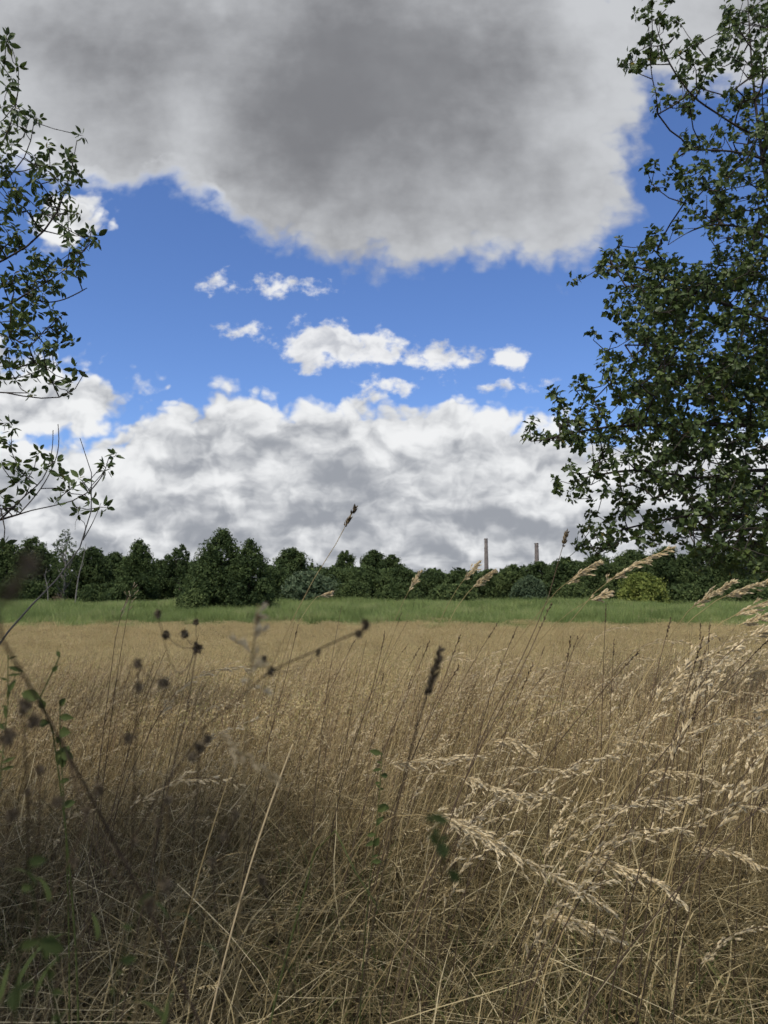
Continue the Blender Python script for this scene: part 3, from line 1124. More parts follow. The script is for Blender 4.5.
def near_tree(name, label, base, branches, targets, variants, r, parts_n, scale=1.0, k_=.0032, rmax=.14, up=.35, sag=.05):
    root = tag(empty(name, base), label, 'tree')
    base = np.asarray(base, float)
    arr, par, ends, own = grow(branches, targets, r, sag)
    tr_ = None
    for wb in wood_mesh(arr, par, own, .002, k_, rmax):
        wb.V = [v - base for v in wb.V]
        o_ = wb.build('branch' if tr_ else 'trunk', M_bark, tr_ or root, smooth=True)
        tr_ = tr_ or o_
    d = unit(arr[ends] - arr[par[ends]])
    d = unit(d + np.array([0, 0, up]) + r.normal(0, .25, d.shape))
    near = np.linalg.norm(targets - EYE, axis=1)
    q = (targets - EYE)
    fy = q @ _F
    sx, sy = 384 + FPX * (q @ _R) / fy, 512 - FPX * (q @ _U) / fy
    seen = (sx > -10) & (sx < 778) & (sy > -10) & (sy < 620) & (fy > 0)
    rank = np.where(seen, near, near + 100)
    chosen = set(np.argsort(rank)[:parts_n].tolist())
    chosen |= set()
    chosen = {i for i in chosen if seen[i]}
    rest = MB()
    rest2 = MB()
    cnt = 0
    from mathutils import Matrix
    mats = [np.array([v.co[:] for v in me.vertices]) for me in variants]
    tints = []
    for me in variants:
        a_ = np.zeros(len(me.vertices), np.float32)
        me.attributes['tint'].data.foreach_get('value', a_)
        tints.append(a_)
    polys = [[np.array([p.vertices[:] for p in me.polygons if p.material_index == m_]) for m_ in (0, 1)] for me in variants]
    for i, t in enumerate(targets):
        vi = int(r.integers(0, len(variants)))
        s = scale * r.uniform(.8, 1.2)
        qn = rot_to(d[i], r.uniform(0, 6.3))
        if i in chosen:
            o = bpy.data.objects.new('leaf_sprig', variants[vi])
            COL.objects.link(o)
            o.parent = root
            o.location = t - base
            o.rotation_mode = 'QUATERNION'
            o.rotation_quaternion = qn
            o.scale = (s, s, s)
        else:
            R3 = np.array(qn.to_matrix())
            V = (mats[vi] * s) @ R3.T + (t - base)
            dt = r.uniform(-.12, .12)
            n0 = rest.n
            rest.V.append(V), rest.T.append(np.clip(tints[vi] + dt, 0, 1))
            rest.F.append(polys[vi][0] + n0)
            rest.n += len(V)
    if rest.n:
        tag(rest.build('foliage', M_leaf, root), kind='stuff')
    return root


# --- the broad tree on the right
r = np.random.default_rng(21)
right_sprigs = [(651, 3), (663, 9), (649, 19), (728, 11), (676, 25), (652, 34), (661, 20), (638, 53), (624, 64), (631, 66), (649, 62), (657, 56), (645, 68), (703, 43), (716, 50), (669, 46), (679, 56), (691, 62), (685, 74), (697, 87), (710, 68), (722, 65), (738, 31), (657, 96), (663, 108), (673, 99), (682, 106), (691, 108), (685, 140), (697, 146), (685, 155), (673, 167), (651, 174), (654, 192), (685, 177), (704, 152), (679, 183), (685, 214), (682, 229), (663, 242), (646, 248), (635, 254), (626, 260), (607, 267), (616, 266), (629, 280), (654, 254), (644, 268), (626, 292), (620, 317), (611, 342), (614, 357), (583, 388), (561, 407), (558, 423), (542, 441), (550, 438), (566, 415), (573, 419), (589, 404), (592, 426), (580, 430), (570, 472), (561, 485), (592, 466), (589, 497), (604, 454), (614, 472), (607, 382), (617, 395), (626, 494), (632, 509), (623, 519), (642, 512), (654, 497), (673, 491), (697, 491), (595, 528), (583, 540), (604, 537), (592, 550), (623, 534), (648, 528), (663, 519), (680, 522), (697, 525), (600, 480), (590, 440), (600, 415), (625, 420), (612, 436), (578, 445), (565, 438), (640, 538), (612, 548), (660, 540)]
tg = [at(x + r.normal(0, 2), y + r.normal(0, 2), 7.6 + r.normal(0, .7)) for x, y in right_sprigs]
tg += [p + r.normal(0, .10, 3) for p, (x_, y_) in zip(list(tg), right_sprigs) for _ in range(1 if y_ < 250 else 2)]
for px, py, rx, ry, n_ in ((708, 330, 66, 54, 225), (744, 245, 38, 48, 100), (700, 405, 70, 48, 215), (750, 420, 46, 80, 175), (750, 130, 32, 60, 60), (752, 35, 28, 46, 48),
                           (655, 318, 30, 40, 60), (650, 440, 44, 30, 66), (695, 478, 56, 26, 66), (744, 515, 46, 40, 120), (735, 560, 45, 16, 40), (822, 300, 70, 300, 300), (695, 85, 24, 34, 12), (700, 526, 56, 20, 40),
                           (672, 285, 36, 24, 40), (712, 195, 30, 34, 36), (648, 380, 30, 30, 50), (900, 250, 150, 300, 240)):
    for _ in range(n_):
        a_, q_ = r.uniform(0, 6.28), math.sqrt(r.uniform(0, 1))
        tg.append(at(px + rx * q_ * math.cos(a_), py + ry * q_ * math.sin(a_), 8.2 + r.normal(0, .85)))
tg_r = tg
rb = np.array([at(835, 582, 8.4)[0], 8.4, float(ground_z(4.8, 8.4))])
B_ = lambda pts, D0, D1: spline([at(x, y, D) for (x, y), D in zip(pts, np.linspace(D0, D1, len(pts)))], 14)
trunk_r = spline([rb + [0, 0, -.1], rb + [.05, 0, 2.2], rb + [-.15, 0, 4.5], rb + [-.55, 0, 6.6], rb + [-.6, .1, 9.5]], 26)
br = [trunk_r,
      B_([(768, 140), (740, 128), (715, 112), (695, 98), (668, 60), (655, 20)], 8.3, 7.6),
      B_([(766, 160), (735, 152), (705, 150), (680, 148)], 8.3, 7.8),
      B_([(800, 330), (740, 310), (690, 290), (640, 268), (610, 267)], 8.4, 7.5),
      B_([(810, 430), (740, 425), (670, 425), (600, 428), (545, 440)], 8.4, 7.4),
      B_([(820, 480), (760, 470), (700, 478), (640, 470), (575, 480)], 8.4, 7.5),
      B_([(830, 540), (770, 520), (700, 515), (640, 525), (590, 540)], 8.3, 7.3),
      B_([(800, 380), (750, 370), (690, 350), (625, 345)], 8.5, 8.0),
      B_([(790, 250), (750, 230), (710, 225), (668, 245)], 8.4, 8.0),
      B_([(850, 420), (930, 330), (1000, 250)], 8.5, 9.0), B_([(820, 250), (900, 150), (960, 60)], 8.5, 9.0)]
for b_ in br[3:7]:
    for q_ in b_[7:]:
        tg_r += [q_ + r.normal(0, .07, 3), q_ + r.normal(0, .12, 3)]
tg = np.array(tg_r)
var_r = [sprig_mesh('leaf_sprig', np.random.default_rng(600 + q), 13, .069, True, .25, .10) for q in range(8)]
near_tree('maple_tree', 'large dark leafy tree overhanging from the right edge', rb, br, tg, var_r, r, 300, 1.0, k_=.0017, rmax=.12)

# --- the tree on the left, only its branch ends reach into the picture
r = np.random.default_rng(22)
left_sprigs = [(7, 39), (6, 45), (13, 62), (4, 68), (10, 82), (8, 90), (16, 104), (5, 107), (20, 120), (29, 120), (37, 120), (23, 128), (11, 128), (3, 120), (9, 132), (16, 145), (3, 145), (14, 154), (5, 160), (34, 158), (37, 170), (50, 167), (76, 134), (69, 154), (70, 160), (61, 174), (73, 173), (80, 174), (9, 173), (6, 179), (28, 182), (41, 184), (56, 179), (67, 181), (20, 192), (8, 192), (16, 207), (6, 211), (27, 211), (45, 201), (52, 197), (62, 190), (67, 200), (59, 206), (45, 215), (58, 214), (67, 211), (73, 214), (36, 226), (39, 218), (17, 232), (5, 247), (12, 239), (23, 250), (72, 232), (69, 241), (83, 236), (91, 232), (92, 242), (77, 248), (69, 253), (78, 259), (73, 264), (81, 270), (66, 273), (78, 278), (36, 262), (31, 268), (44, 264), (50, 264), (22, 278), (34, 282), (44, 279), (55, 286), (31, 289), (41, 298), (6, 282), (14, 292), (11, 306), (23, 311), (31, 314), (50, 307), (5, 311), (19, 320), (58, 326), (16, 325), (28, 323), (5, 328), (9, 337), (28, 337), (37, 339), (47, 332), (58, 328), (62, 343), (70, 339), (52, 353), (44, 351), (31, 356), (36, 361), (19, 351), (42, 365), (47, 371), (16, 368), (17, 382), (5, 378), (5, 362), (53, 382), (66, 379), (67, 390), (78, 371), (28, 393), (2, 423), (11, 433), (5, 442), (12, 447), (37, 454), (55, 461), (17, 464), (3, 468), (47, 468), (59, 475), (101, 467), (109, 457), (103, 473), (18, 470), (14, 483), (29, 477), (29, 488), (60, 476), (59, 488), (59, 498), (84, 483), (73, 487), (85, 495), (101, 507), (76, 507), (4, 506), (12, 508), (3, 498), (4, 541), (10, 200), (2, 225), (30, 300), (8, 350)]
tg = [at(x, y, 6.0 + r.normal(0, .35)) for x, y in left_sprigs]
extra = [p + r.normal(0, .05, 3) for p, (x, y) in zip(tg, left_sprigs) if x < 60 and 160 < y < 390 and r.uniform() < .6]
tg += extra
for px, py, rx, ry, n_ in ((-60, 220, 60, 190, 170), (-70, 480, 60, 70, 50), (-160, 250, 90, 300, 160)):
    for _ in range(n_):
        a_, q_ = r.uniform(0, 6.28), math.sqrt(r.uniform(0, 1))
        x_ = px + rx * q_ * math.cos(a_)
        if x_ < -2:
            tg.append(at(x_, py + ry * q_ * math.sin(a_), 6.1 + r.normal(0, .6)))
tg = np.array(tg)
lb_ = np.array([at(-150, 582, 6.2)[0], 6.2, float(ground_z(-4.4, 6.2))])
trunk_l = spline([lb_ + [0, 0, -.1], lb_ + [.1, 0, 1.5], lb_ + [.05, 0, 3.4], lb_ + [.3, 0, 5.2], lb_ + [.25, 0, 7.4]], 22)
br = [trunk_l,
      B_([(-140, 330), (-70, 290), (0, 262), (35, 240), (55, 216), (68, 182), (77, 140)], 6.2, 5.9),
      B_([(-140, 370), (-60, 330), (0, 310), (28, 293), (55, 277), (78, 258), (91, 240)], 6.2, 5.8),
      B_([(-140, 430), (-60, 396), (0, 392), (30, 397), (60, 397), (76, 388), (85, 372)], 6.2, 5.9),
      B_([(-150, 560), (-60, 528), (0, 520), (25, 512), (60, 504), (84, 496), (104, 474)], 6.2, 5.9),
      B_([(-120, 260), (-50, 200), (0, 148), (12, 120), (18, 92), (18, 66), (12, 48)], 6.2, 6.0),
      B_([(-120, 300), (-40, 225), (8, 178), (24, 158), (32, 135), (34, 122)], 6.2, 6.1),
      B_([(0, 520), (25, 496), (42, 480), (52, 450), (53, 430)], 5.95, 5.9),
      B_([(20, 513), (45, 482), (58, 450), (58, 424)], 5.95, 6.0),
      B_([(10, 335), (30, 345), (45, 330), (66, 312)], 6.0, 5.9),
      B_([(28, 294), (46, 302), (62, 300), (76, 294), (87, 288)], 5.95, 5.85)]
var_l = [sprig_mesh('leaf_sprig', np.random.default_rng(700 + q), 11, .080, False, .4, .07) for q in range(8)]
near_tree('ash_tree', 'thin-leaved tree reaching in from the left edge', lb_, br, tg, var_l, r, 300, .95, k_=.0011, rmax=.09, up=-.1, sag=.08)


# ------------------------------------------------------------------ unseen trees added behind the viewpoint to shade the foreground
r = np.random.default_rng(31)
for i, (x, y, H, W, lb) in enumerate(((-5.4, -2.2, 12.0, 2.7, 'added leafy tree, unseen behind the viewpoint on the left, shading the left foreground'),
                                     (-9.0, -1.8, 12.0, 3.0, 'added leafy shade tree, unseen, farthest left behind the viewpoint'),
                                     (-1.3, -4.1, 9.4, 2.0, 'slim added leafy shade tree, unseen right behind the viewpoint'))):
    root = tag(empty('added_shade_tree', (x, y, 0)), lb, 'tree')
    tb, mb = MB(), MB()
    trunk = spline([[0, 0, -.1], [.1, 0, 3], [-.1, .1, 6], [.1, 0, H * .9]], 12)
    tube(tb, trunk, .2, .03, 8, .5)
    for q in range(40):
        hz_ = r.uniform(.22, .98)
        a_ = q * 2.4
        rd = W * math.sqrt(max(.05, 1 - ((hz_ - .6) / .45) ** 2)) * r.uniform(.3, .95)
        c_ = np.array([rd * math.cos(a_), rd * math.sin(a_), hz_ * H])
        if y + c_[1] > -.9 and c_[2] < 5.5:
            continue
        p0, _ = along(trunk, np.array([max(.1, hz_ - .15)]))
        tube(tb, spline([p0[0], (p0[0] + c_) / 2 + [0, 0, .1], c_], 5), .035, .008, 4, .5)
        v = unit(r.normal(size=(300, 3))) * r.uniform(.1, 1, (300, 1)) ** .5 * 1.05
        leaf_faces(mb, r, c_ + v, r.uniform(.07, .13, 300), np.clip(r.normal(.45, .2, 300), 0, 1))
    tb.build('trunk', M_bark, root, smooth=True)
    mb.build('crown', M_leaf, root)


# ------------------------------------------------------------------ single plants in the foreground
def gpt(px, D):
    x = at(px, 582, D)[0]
    return np.array([x, D, float(ground_z(x, D)) - .01])


def head_panicle(path, t0, r, n=70, sl=.012, sw=.0035, spread=.3, bl=.02, tint=(.4, .9)):
    """Loose plume: whorls of fine branchlets that carry husks."""
    mb = MB()
    nb = max(6, n // 9)
    tb_ = t0 + (1 - t0) * (np.arange(nb) + r.uniform(0, 1, nb)) / nb * .93
    pb_, db_ = along(path, tb_)
    eb = np.interp((tb_ - t0) / (1 - t0), [0, .2, .6, 1], [.8, 1, .7, .25]) * bl * 2.2 * r.uniform(.6, 1.2, nb)
    bd = unit(db_ + r.normal(0, spread, (nb, 3)) + np.array([.05, 0, -.15]))
    for j in range(nb):
        tube(mb, np.array([pb_[j], pb_[j] + bd[j] * eb[j] * .5 + [0, 0, .0], pb_[j] + bd[j] * eb[j] + [0, 0, -.12 * eb[j]]]), .0004, .0002, 3, .4)
    w_ = r.integers(0, nb, n)
    u_ = r.uniform(.25, 1.0, n)
    p2 = pb_[w_] + bd[w_] * (eb[w_] * u_)[:, None] + np.array([0, 0, -.12]) * (eb[w_] * u_ ** 2)[:, None]
    dd = unit(bd[w_] + .5 * db_[w_] + r.normal(0, .28, (n, 3)) + np.array([0, 0, -.12]))
    spikelets(mb, r, p2, dd, sl * r.uniform(.6, 1.25, n), sw, r.uniform(*tint, n))
    return mb


def head_spike(path, t0, r, n=60, width=.006, sl=.010, gaps=()):
    """Dense dark spike, in knots."""
    mb = MB()
    t = t0 + (1 - t0) * r.uniform(0, 1, n)
    for g0, g1 in gaps:
        t = np.where((t > g0) & (t < g1), g0 - r.uniform(0, .04, n), t)
    p, d = along(path, t)
    rad = unit(np.cross(d, r.normal(size=(n, 3))))
    spikelets(mb, r, p + rad * width * .35 * r.uniform(0, 1, (n, 1)), unit(d * 1.2 + rad * .7), sl * r.uniform(.7, 1.2, n), sl * .45, r.uniform(0, 1, n))
    return mb


def head_ball(c, R, r, n=46, axis=(0, 0, 1)):
    R = R * .85
    """Bristly seed head: an egg of pointed scales."""
    mb = MB()
    ax = unit(np.array(axis, float))
    d = unit(r.normal(size=(n, 3)))
    d = d * r.uniform(.6, 1.25, 3) + ax * (d @ ax)[:, None] * .35
    spikelets(mb, r, c + d * R * .25, d, R * r.uniform(.75, 1.15, n), R * .5, r.uniform(0, 1, n))
    th = np.linspace(0, np.pi, 6)
    core = np.column_stack([0 * th, 0 * th, -np.cos(th) * R * .8])
    tube(mb, core * r.uniform(.7, 1.2) + c, R * r.uniform(.4, .6) * np.sin(th) + 1e-4, 0, 8, .3)
    return mb


def stalk(name, label, cat, ctrl, r0, r1, stem_mat, heads=(), leaves=(), group=None, seed=0, n=22):
    """ctrl: ('g', px, D) for the foot on the ground or (px, py, D); heads: (part name, material, builder)."""
    P3 = [at(*c) for c in ctrl if c[0] != 'g']
    A, B2 = P3[0], P3[1]
    gz = float(ground_z(A[0], A[1])) - .01
    sl_ = np.clip((B2 - A)[:2] / max(.05, B2[2] - A[2]), -1.2, 1.2)
    dz_ = A[2] - gz
    foot = np.array([*(A[:2] - sl_ * dz_ * .5), gz])
    P3 = [foot, (foot + A) / 2 - np.array([*(sl_ * dz_ * .09), 0])] + P3
    base = foot.copy()
    root = tag(empty(name, base), label, cat, group)
    global HEAD_T
    seg = np.concatenate([[0], np.cumsum(np.linalg.norm(np.diff(np.array(P3), axis=0), axis=1))])
    HEAD_T = seg / seg[-1]
    path = spline([p - base for p in P3], n)
    r = np.random.default_rng(9000 + seed)
    a = MB()
    tube(a, path, r0, r1, 5, r.uniform(.3, .7))
    a.build('stem', stem_mat, root, smooth=True)
    for pn, mt, fn in heads:
        ho = fn(path, r, base).build(pn, mt, root)
        if pn == 'flower_head':                              # its own little stalk, from the nearest point of the stem
            c_ = np.concatenate([v.reshape(-1, 3) for v in [np.array([q.co[:] for q in ho.data.vertices])]]).mean(0)
            j = int(np.linalg.norm(path - c_ + np.array([0, 0, .03]), axis=1).argmin())
            if np.linalg.norm(path[j] - c_) > .004:
                pm = MB()
                tube(pm, spline([path[j], path[j] * .4 + c_ * .6 + np.array([0, 0, -.15 * np.linalg.norm(path[j] - c_)]), c_], 8), max(r1 * .6, .0004), max(r1 * .5, .0003), 4, .5)
                pm.build('pedicel', stem_mat, ho, smooth=True)
    for t, az, L_, w_, mt in leaves:
        p0, _ = along(path, np.array([t]))
        b = MB()
        blades(b, r, p0, az, L_, .4, 1.5, w_, .6 if mt is M_straw else .15, segs=6, wob=.05, twist=.3)
        b.build('leaf', mt, root)
    return root


def pan(t0, **k_):
    return ('seed_head', M_pale, lambda path, r, base: head_panicle(path, HEAD_T[-t0] if t0 > 1 else t0, r, **k_))


def spk(t0, **k_):
    return ('seed_head', M_husk, lambda path, r, base: head_spike(path, HEAD_T[-t0] if t0 > 1 else t0, r, **k_))


def ball(px, py, D, R, **k_):
    return ('flower_head', M_husk, lambda path, r, base: head_ball(at(px, py, D) - base, R, r, **k_))


# dark spiked stalks against the sky
stalk('grass_stalk', 'tall grass stalk with slim dark spike rising highest, against the clouds', 'grass stalk',
      [('g', 205, 1.7), (262, 690, 1.65), (300, 605, 1.62), (325, 560, 1.6), (346, 528, 1.6), (355, 508, 1.6)], .0022, .0007, M_straw, [spk(2, n=46, width=.004, sl=.010)], [(.5, .3, .16, .004, M_straw)], seed=1)
stalk('grass_stalk', 'thin stalk with short dark knotted spike right of the shorter chimney', 'grass stalk',
      [('g', 440, 2.0), (490, 720, 1.95), (528, 645, 1.9), (553, 583, 1.9), (562, 547, 1.9), (567, 532, 1.9)], .0024, .0008, M_brown, [spk(2, n=40, width=.006, sl=.011)], seed=2)
# pale stalks left
stalk('grass_stalk', 'pair of pale nodding seed heads before the reeds, left stalk', 'grass stalk',
      [('g', 84, 2.6), (100, 760, 2.6), (110, 680, 2.6), (119, 622, 2.6), (128, 595, 2.6), (122, 612, 2.55)], .002, .0008, M_brown, [pan(3, n=60, sl=.011, sw=.0024)], seed=3)
stalk('grass_stalk', 'pair of pale seed heads before the reeds, taller upright right stalk', 'grass stalk',
      [('g', 92, 2.7), (106, 760, 2.7), (118, 670, 2.7), (128, 612, 2.7), (134, 582, 2.7)], .002, .0008, M_brown, [pan(2, n=60, sl=.011, sw=.0024, spread=.2)], seed=4)
# pale arching heads on the right
right_heads = [
    ([('g', 420, 1.9), (500, 700, 2.96), (562, 618, 2.88), (587, 601, 2.88), (609, 592, 2.88)], .84, 'short pale head low before the reeds left of the olive bush'),
    ([('g', 400, 1.7), (480, 700, 2.72), (535, 618, 2.64), (564, 584, 2.59), (600, 561, 2.56)], .82, 'pale arching seed head crossing the dark trees above the grey-green bush'),
    ([('g', 400, 1.6), (500, 720, 2.56), (570, 622, 2.48), (603, 585, 2.40), (638, 562, 2.37), (674, 547, 2.32)], .74, 'longest pale arching seed head reaching above the olive bush'),
    ([('g', 540, 1.6), (620, 720, 2.56), (665, 645, 2.48), (690, 609, 2.40), (733, 581, 2.32)], .80, 'pale straight seed head right of the olive bush'),
    ([('g', 530, 1.5), (620, 720, 2.40), (680, 630, 2.40), (722, 597, 2.32), (775, 578, 2.24)], .80, 'thin pale seed head running off the right edge at tree height'),
    ([('g', 540, 1.35), (630, 740, 2.16), (690, 650, 2.08), (730, 617, 2.08), (782, 596, 2.00)], .78, 'upper one of the thick pale plumes at the right edge'),
    ([('g', 560, 1.3), (640, 740, 2.08), (690, 660, 2.08), (735, 626, 2.05), (786, 610, 2.00)], .78, 'middle one of the thick pale plumes at the right edge'),
    ([('g', 560, 1.25), (640, 760, 2.00), (700, 665, 2.00), (745, 636, 2.00), (790, 628, 1.92)], .76, 'lower one of the thick pale plumes at the right edge'),
    ([('g', 360, 2.2), (415, 700, 3.52), (445, 610, 3.44), (462, 582, 3.36), (478, 562, 3.36)], .84, 'pale drooping seed head just left of the taller chimney'),
    ([('g', 380, 2.0), (430, 690, 3.20), (455, 610, 3.20), (472, 588, 3.20), (494, 570, 3.12)], .84, 'pale seed head crossing the foot of the taller chimney'),
    ([('g', 300, 2.4), (360, 690, 3.84), (395, 620, 3.84), (408, 592, 3.84), (420, 572, 3.84)], .84, 'pale seed head before reeds midway between round crowns and chimney'),
    ([('g', 240, 2.5), (278, 690, 4.00), (305, 612, 4.00), (318, 596, 4.00), (330, 592, 4.00)], .84, 'bent pale seed head below the grey-green rounded bush'),
    ([('g', 660, 1.5), (700, 760, 2.40), (722, 700, 2.40), (752, 672, 2.32), (790, 660, 2.24)], .78, 'pale plume crossing the field at the right edge'),
    ([('g', 640, 1.4), (690, 800, 2.24), (716, 735, 2.24), (748, 712, 2.16), (788, 708, 2.08)], .78, 'pale plume sagging at right edge below the field'),
]
for i, (c_, t0, lb) in enumerate(right_heads):
    stalk('grass_stalk', lb, 'grass stalk', c_, .0022, .0008, M_straw, [pan(3 if t0 < .76 else 2, n=260, sl=.016, sw=.0046, spread=.22, bl=.022, tint=(.7, 1))], [(.45, .2, .2, .004, M_straw)], group='pale seeding grasses', seed=10 + i)
droop = [
    ([('g', 330, 1.2), (400, 840, 2.63), (450, 765, 2.53), (482, 745, 2.53), (506, 739, 2.48), (535, 753, 2.41)], .72, 'small pale arching plume highest in the centre of the foreground'),
    ([('g', 300, 1.1), (360, 840, 2.53), (420, 775, 2.41), (459, 776, 2.41), (499, 790, 2.29), (531, 804, 2.29)], .70, 'pale plume bowing right, second from top in foreground centre'),
    ([('g', 270, 1.2), (320, 840, 2.75), (360, 775, 2.63), (384, 766, 2.63), (434, 759, 2.53), (476, 755, 2.53)], .66, 'pale plume lying flat, leftmost in the foreground centre'),
    ([('g', 250, .85), (330, 900, 1.95), (400, 815, 1.84), (449, 820, 1.84), (509, 850, 1.78), (560, 880, 1.78), (626, 916, 1.75)], .56, 'largest pale feathery plume sweeping down right in the foreground'),
    ([('g', 380, .95), (440, 900, 2.18), (510, 835, 2.11), (574, 849, 2.07), (624, 868, 2.02), (664, 886, 1.97), (690, 910, 1.95)], .58, 'long pale plume sweeping right beside the largest plume'),
    ([('g', 420, 1.0), (480, 960, 2.29), (540, 915, 2.29), (584, 924, 2.24), (626, 943, 2.18)], .72, 'short pale plume lowest in the foreground below the largest'),
    ([('g', 300, .95), (380, 880, 2.18), (430, 812, 2.11), (470, 828, 2.07), (500, 850, 2.07)], .66, 'pale plume overlapping the root of the largest plume'),
    ([('g', 540, 1.3), (600, 830, 2.99), (640, 775, 2.99), (680, 772, 2.87), (722, 784, 2.75)], .72, 'pale plume bowing right above the long plume'),
    ([('g', 600, 1.2), (650, 900, 2.75), (690, 850, 2.75), (725, 850, 2.63), (765, 868, 2.53)], .72, 'pale plume drooping at right edge, lower foreground'),
    ([('g', 520, 1.5), (570, 800, 3.45), (610, 745, 3.45), (645, 742, 3.33), (690, 752, 3.21)], .74, 'pale plume arching over dark stems right of centre'),
]
for i, (c_, t0, lb) in enumerate(droop):
    stalk('grass_stalk', lb, 'grass stalk', c_, .0018, .0007, M_straw, [pan(4 if t0 < .6 else 3, n=460, sl=.015, sw=.0040, spread=.28, bl=.025, tint=(.65, 1))], [(.4, .2, .25, .0045, M_straw)], group='pale drooping plumes', seed=40 + i, n=28)
# straight dark stems
dark = [[(703, 638), (687, 690), (660, 792), (620, 950)], [(710, 622), (703, 750), (700, 860)], [(671, 618), (655, 681), (642, 749), (630, 850)], [(606, 604), (603, 680), (601, 767)], [(551, 604), (520, 672), (479, 750), (440, 840)],
        [(578, 636), (560, 690), (542, 749)], [(517, 627), (492, 690), (470, 780)], [(768, 640), (710, 700), (650, 770)], [(614, 640), (611, 700), (606, 790)], [(768, 800), (700, 865), (620, 960)], [(700, 700), (650, 800), (580, 900)],
        [(355, 640), (330, 690), (300, 760)], [(385, 632), (372, 690), (352, 750)], [(430, 640), (405, 700), (380, 760)], [(298, 625), (285, 680), (270, 735)], [(460, 636), (436, 700), (405, 780)], [(640, 650), (590, 705), (530, 780)]]
DARK_TIP = ['before the field right of the olive bush', 'at the reeds near the right edge', 'below the olive bush', 'touching the reeds left of the olive bush', 'touching the reeds below the right chimney', 'mid field below the olive bush',
            'in the field below the gap between the chimneys', 'at the right edge of the field', 'in the field under the olive bush', 'at the right edge in the lower meadow', 'in the right meadow below the field',
            'in the field below the round crowns', 'in the field left of the blurred dark spike', 'in the field just below the blurred spike', 'in the field below the grey-green bush', 'in the field below the left chimney', 'in the field far right of the blurred spike']
for i, pts in enumerate(dark):
    D = (1.9, 2.6, 2.4, 3.0, 2.2, 3.2, 2.8, 2.0, 3.1, 1.6, 1.8, 3.4, 3.0, 2.8, 3.0, 2.6, 2.4)[i]
    x0, y0 = pts[-1]
    x1, y1 = pts[-2]
    foot = x0 + (x0 - x1) / max(30, y0 - y1) * 90
    c_ = [('g', foot, D)] + [(x, y, D) for x, y in pts[::-1]]
    stalk('dry_weed', 'long straight dark weed %s, tip %s' % ('nearly upright' if abs(pts[0][0] - pts[-1][0]) < 40 else 'leaning right', DARK_TIP[i]), 'weed', c_, .0026, .0010, M_brown, [('seed_head', M_brown, lambda path, r, base: head_spike(path, .95, r, n=14, width=.003, sl=.009))], group='thin dark bare weeds', seed=70 + i)

r = np.random.default_rng(58)
for i in range(34):
    D = 2.2 + 3.2 * r.uniform()
    px = r.uniform(380, 770) if i % 4 else r.uniform(60, 380)
    yt = np.clip(r.normal(648, 22), 606, 700)
    lean = r.normal(.42, .16)
    pts = [(px, yt), (px - lean * 55, yt + 60), (px - lean * 100, yt + 125)]
    stalk('dry_weed', 'thin dark weed %s, %s, %s' % ('with small seed spike' if i % 2 else 'with bare tip', 'leaning strongly' if lean > .45 else 'nearly upright', 'left of centre' if px < 384 else ('right of centre' if px < 580 else 'towards the right edge')) , 'weed', [(x, y, D) for x, y in pts[::-1]], .0022, .0008, M_brown, [('seed_head', M_brown, lambda path, r, base: head_spike(path, .94, r, n=16, width=.003, sl=.010))] if i % 2 else [], group='thin dark bare weeds', seed=200 + i)

# repeated stalks, copies of a few
protos = []
for i in range(5):
    ctrl = [(0, 0, 0), (.03, 0, .35), (.12, .01, .75), (.24 + .05 * i, 0, 1.04), (.40 + .05 * i, .02, 1.12 - .03 * i)]
    base = empty('grass_stalk', (0, 0, 0))
    path = spline([np.array(p) for p in ctrl], 20)
    rr = np.random.default_rng(800 + i)
    a = MB()
    tube(a, path, .0018, .0006, 4, .4)
    a.build('stem', M_straw if i % 2 else M_brown, base, smooth=True)
    head_panicle(path, .72, rr, n=190, sl=.015, sw=.0040, spread=.27, bl=.020, tint=(.65, 1)).build('seed_head', M_pale, base)
    protos.append(base)
r = np.random.default_rng(55)
first = [True] * 5
for i in range(130):
    v = i % 5
    o = protos[v] if first[v] else copy_tree(protos[v])
    first[v] = False
    y = 1.7 + 4.2 * r.uniform() ** 1.3
    x = y * ((r.uniform(-.02, .52) if i % 3 else r.uniform(.22, .52)) if i % 8 else r.uniform(-.5, .1))
    o.location = (x, y, float(ground_z(x, y)) - .01)
    o.rotation_euler = (0, 0, r.normal(0, .35))
    s = r.uniform(.72, 1.1) if i % 3 else r.uniform(1.0, 1.28)
    o.scale = (s, s, s * r.uniform(.92, 1.06))
    side = 'left of the centre' if x / y < -.05 else ('in the centre' if x / y < .16 else ('right of the centre' if x / y < .34 else 'by the right edge'))
    size_ = 'tall' if o.scale[2] > 1.0 else ('low' if o.scale[2] < .85 else 'middling')
    dist_ = 'close to the viewer' if y < 2.6 else ('in the middle meadow' if y < 4.2 else 'nearer the golden field')
    tag(o, '%s slender grass stalk with pale nodding head, %s, %s' % (size_, side, dist_), 'grass stalk', 'slender nodding grass stalks')

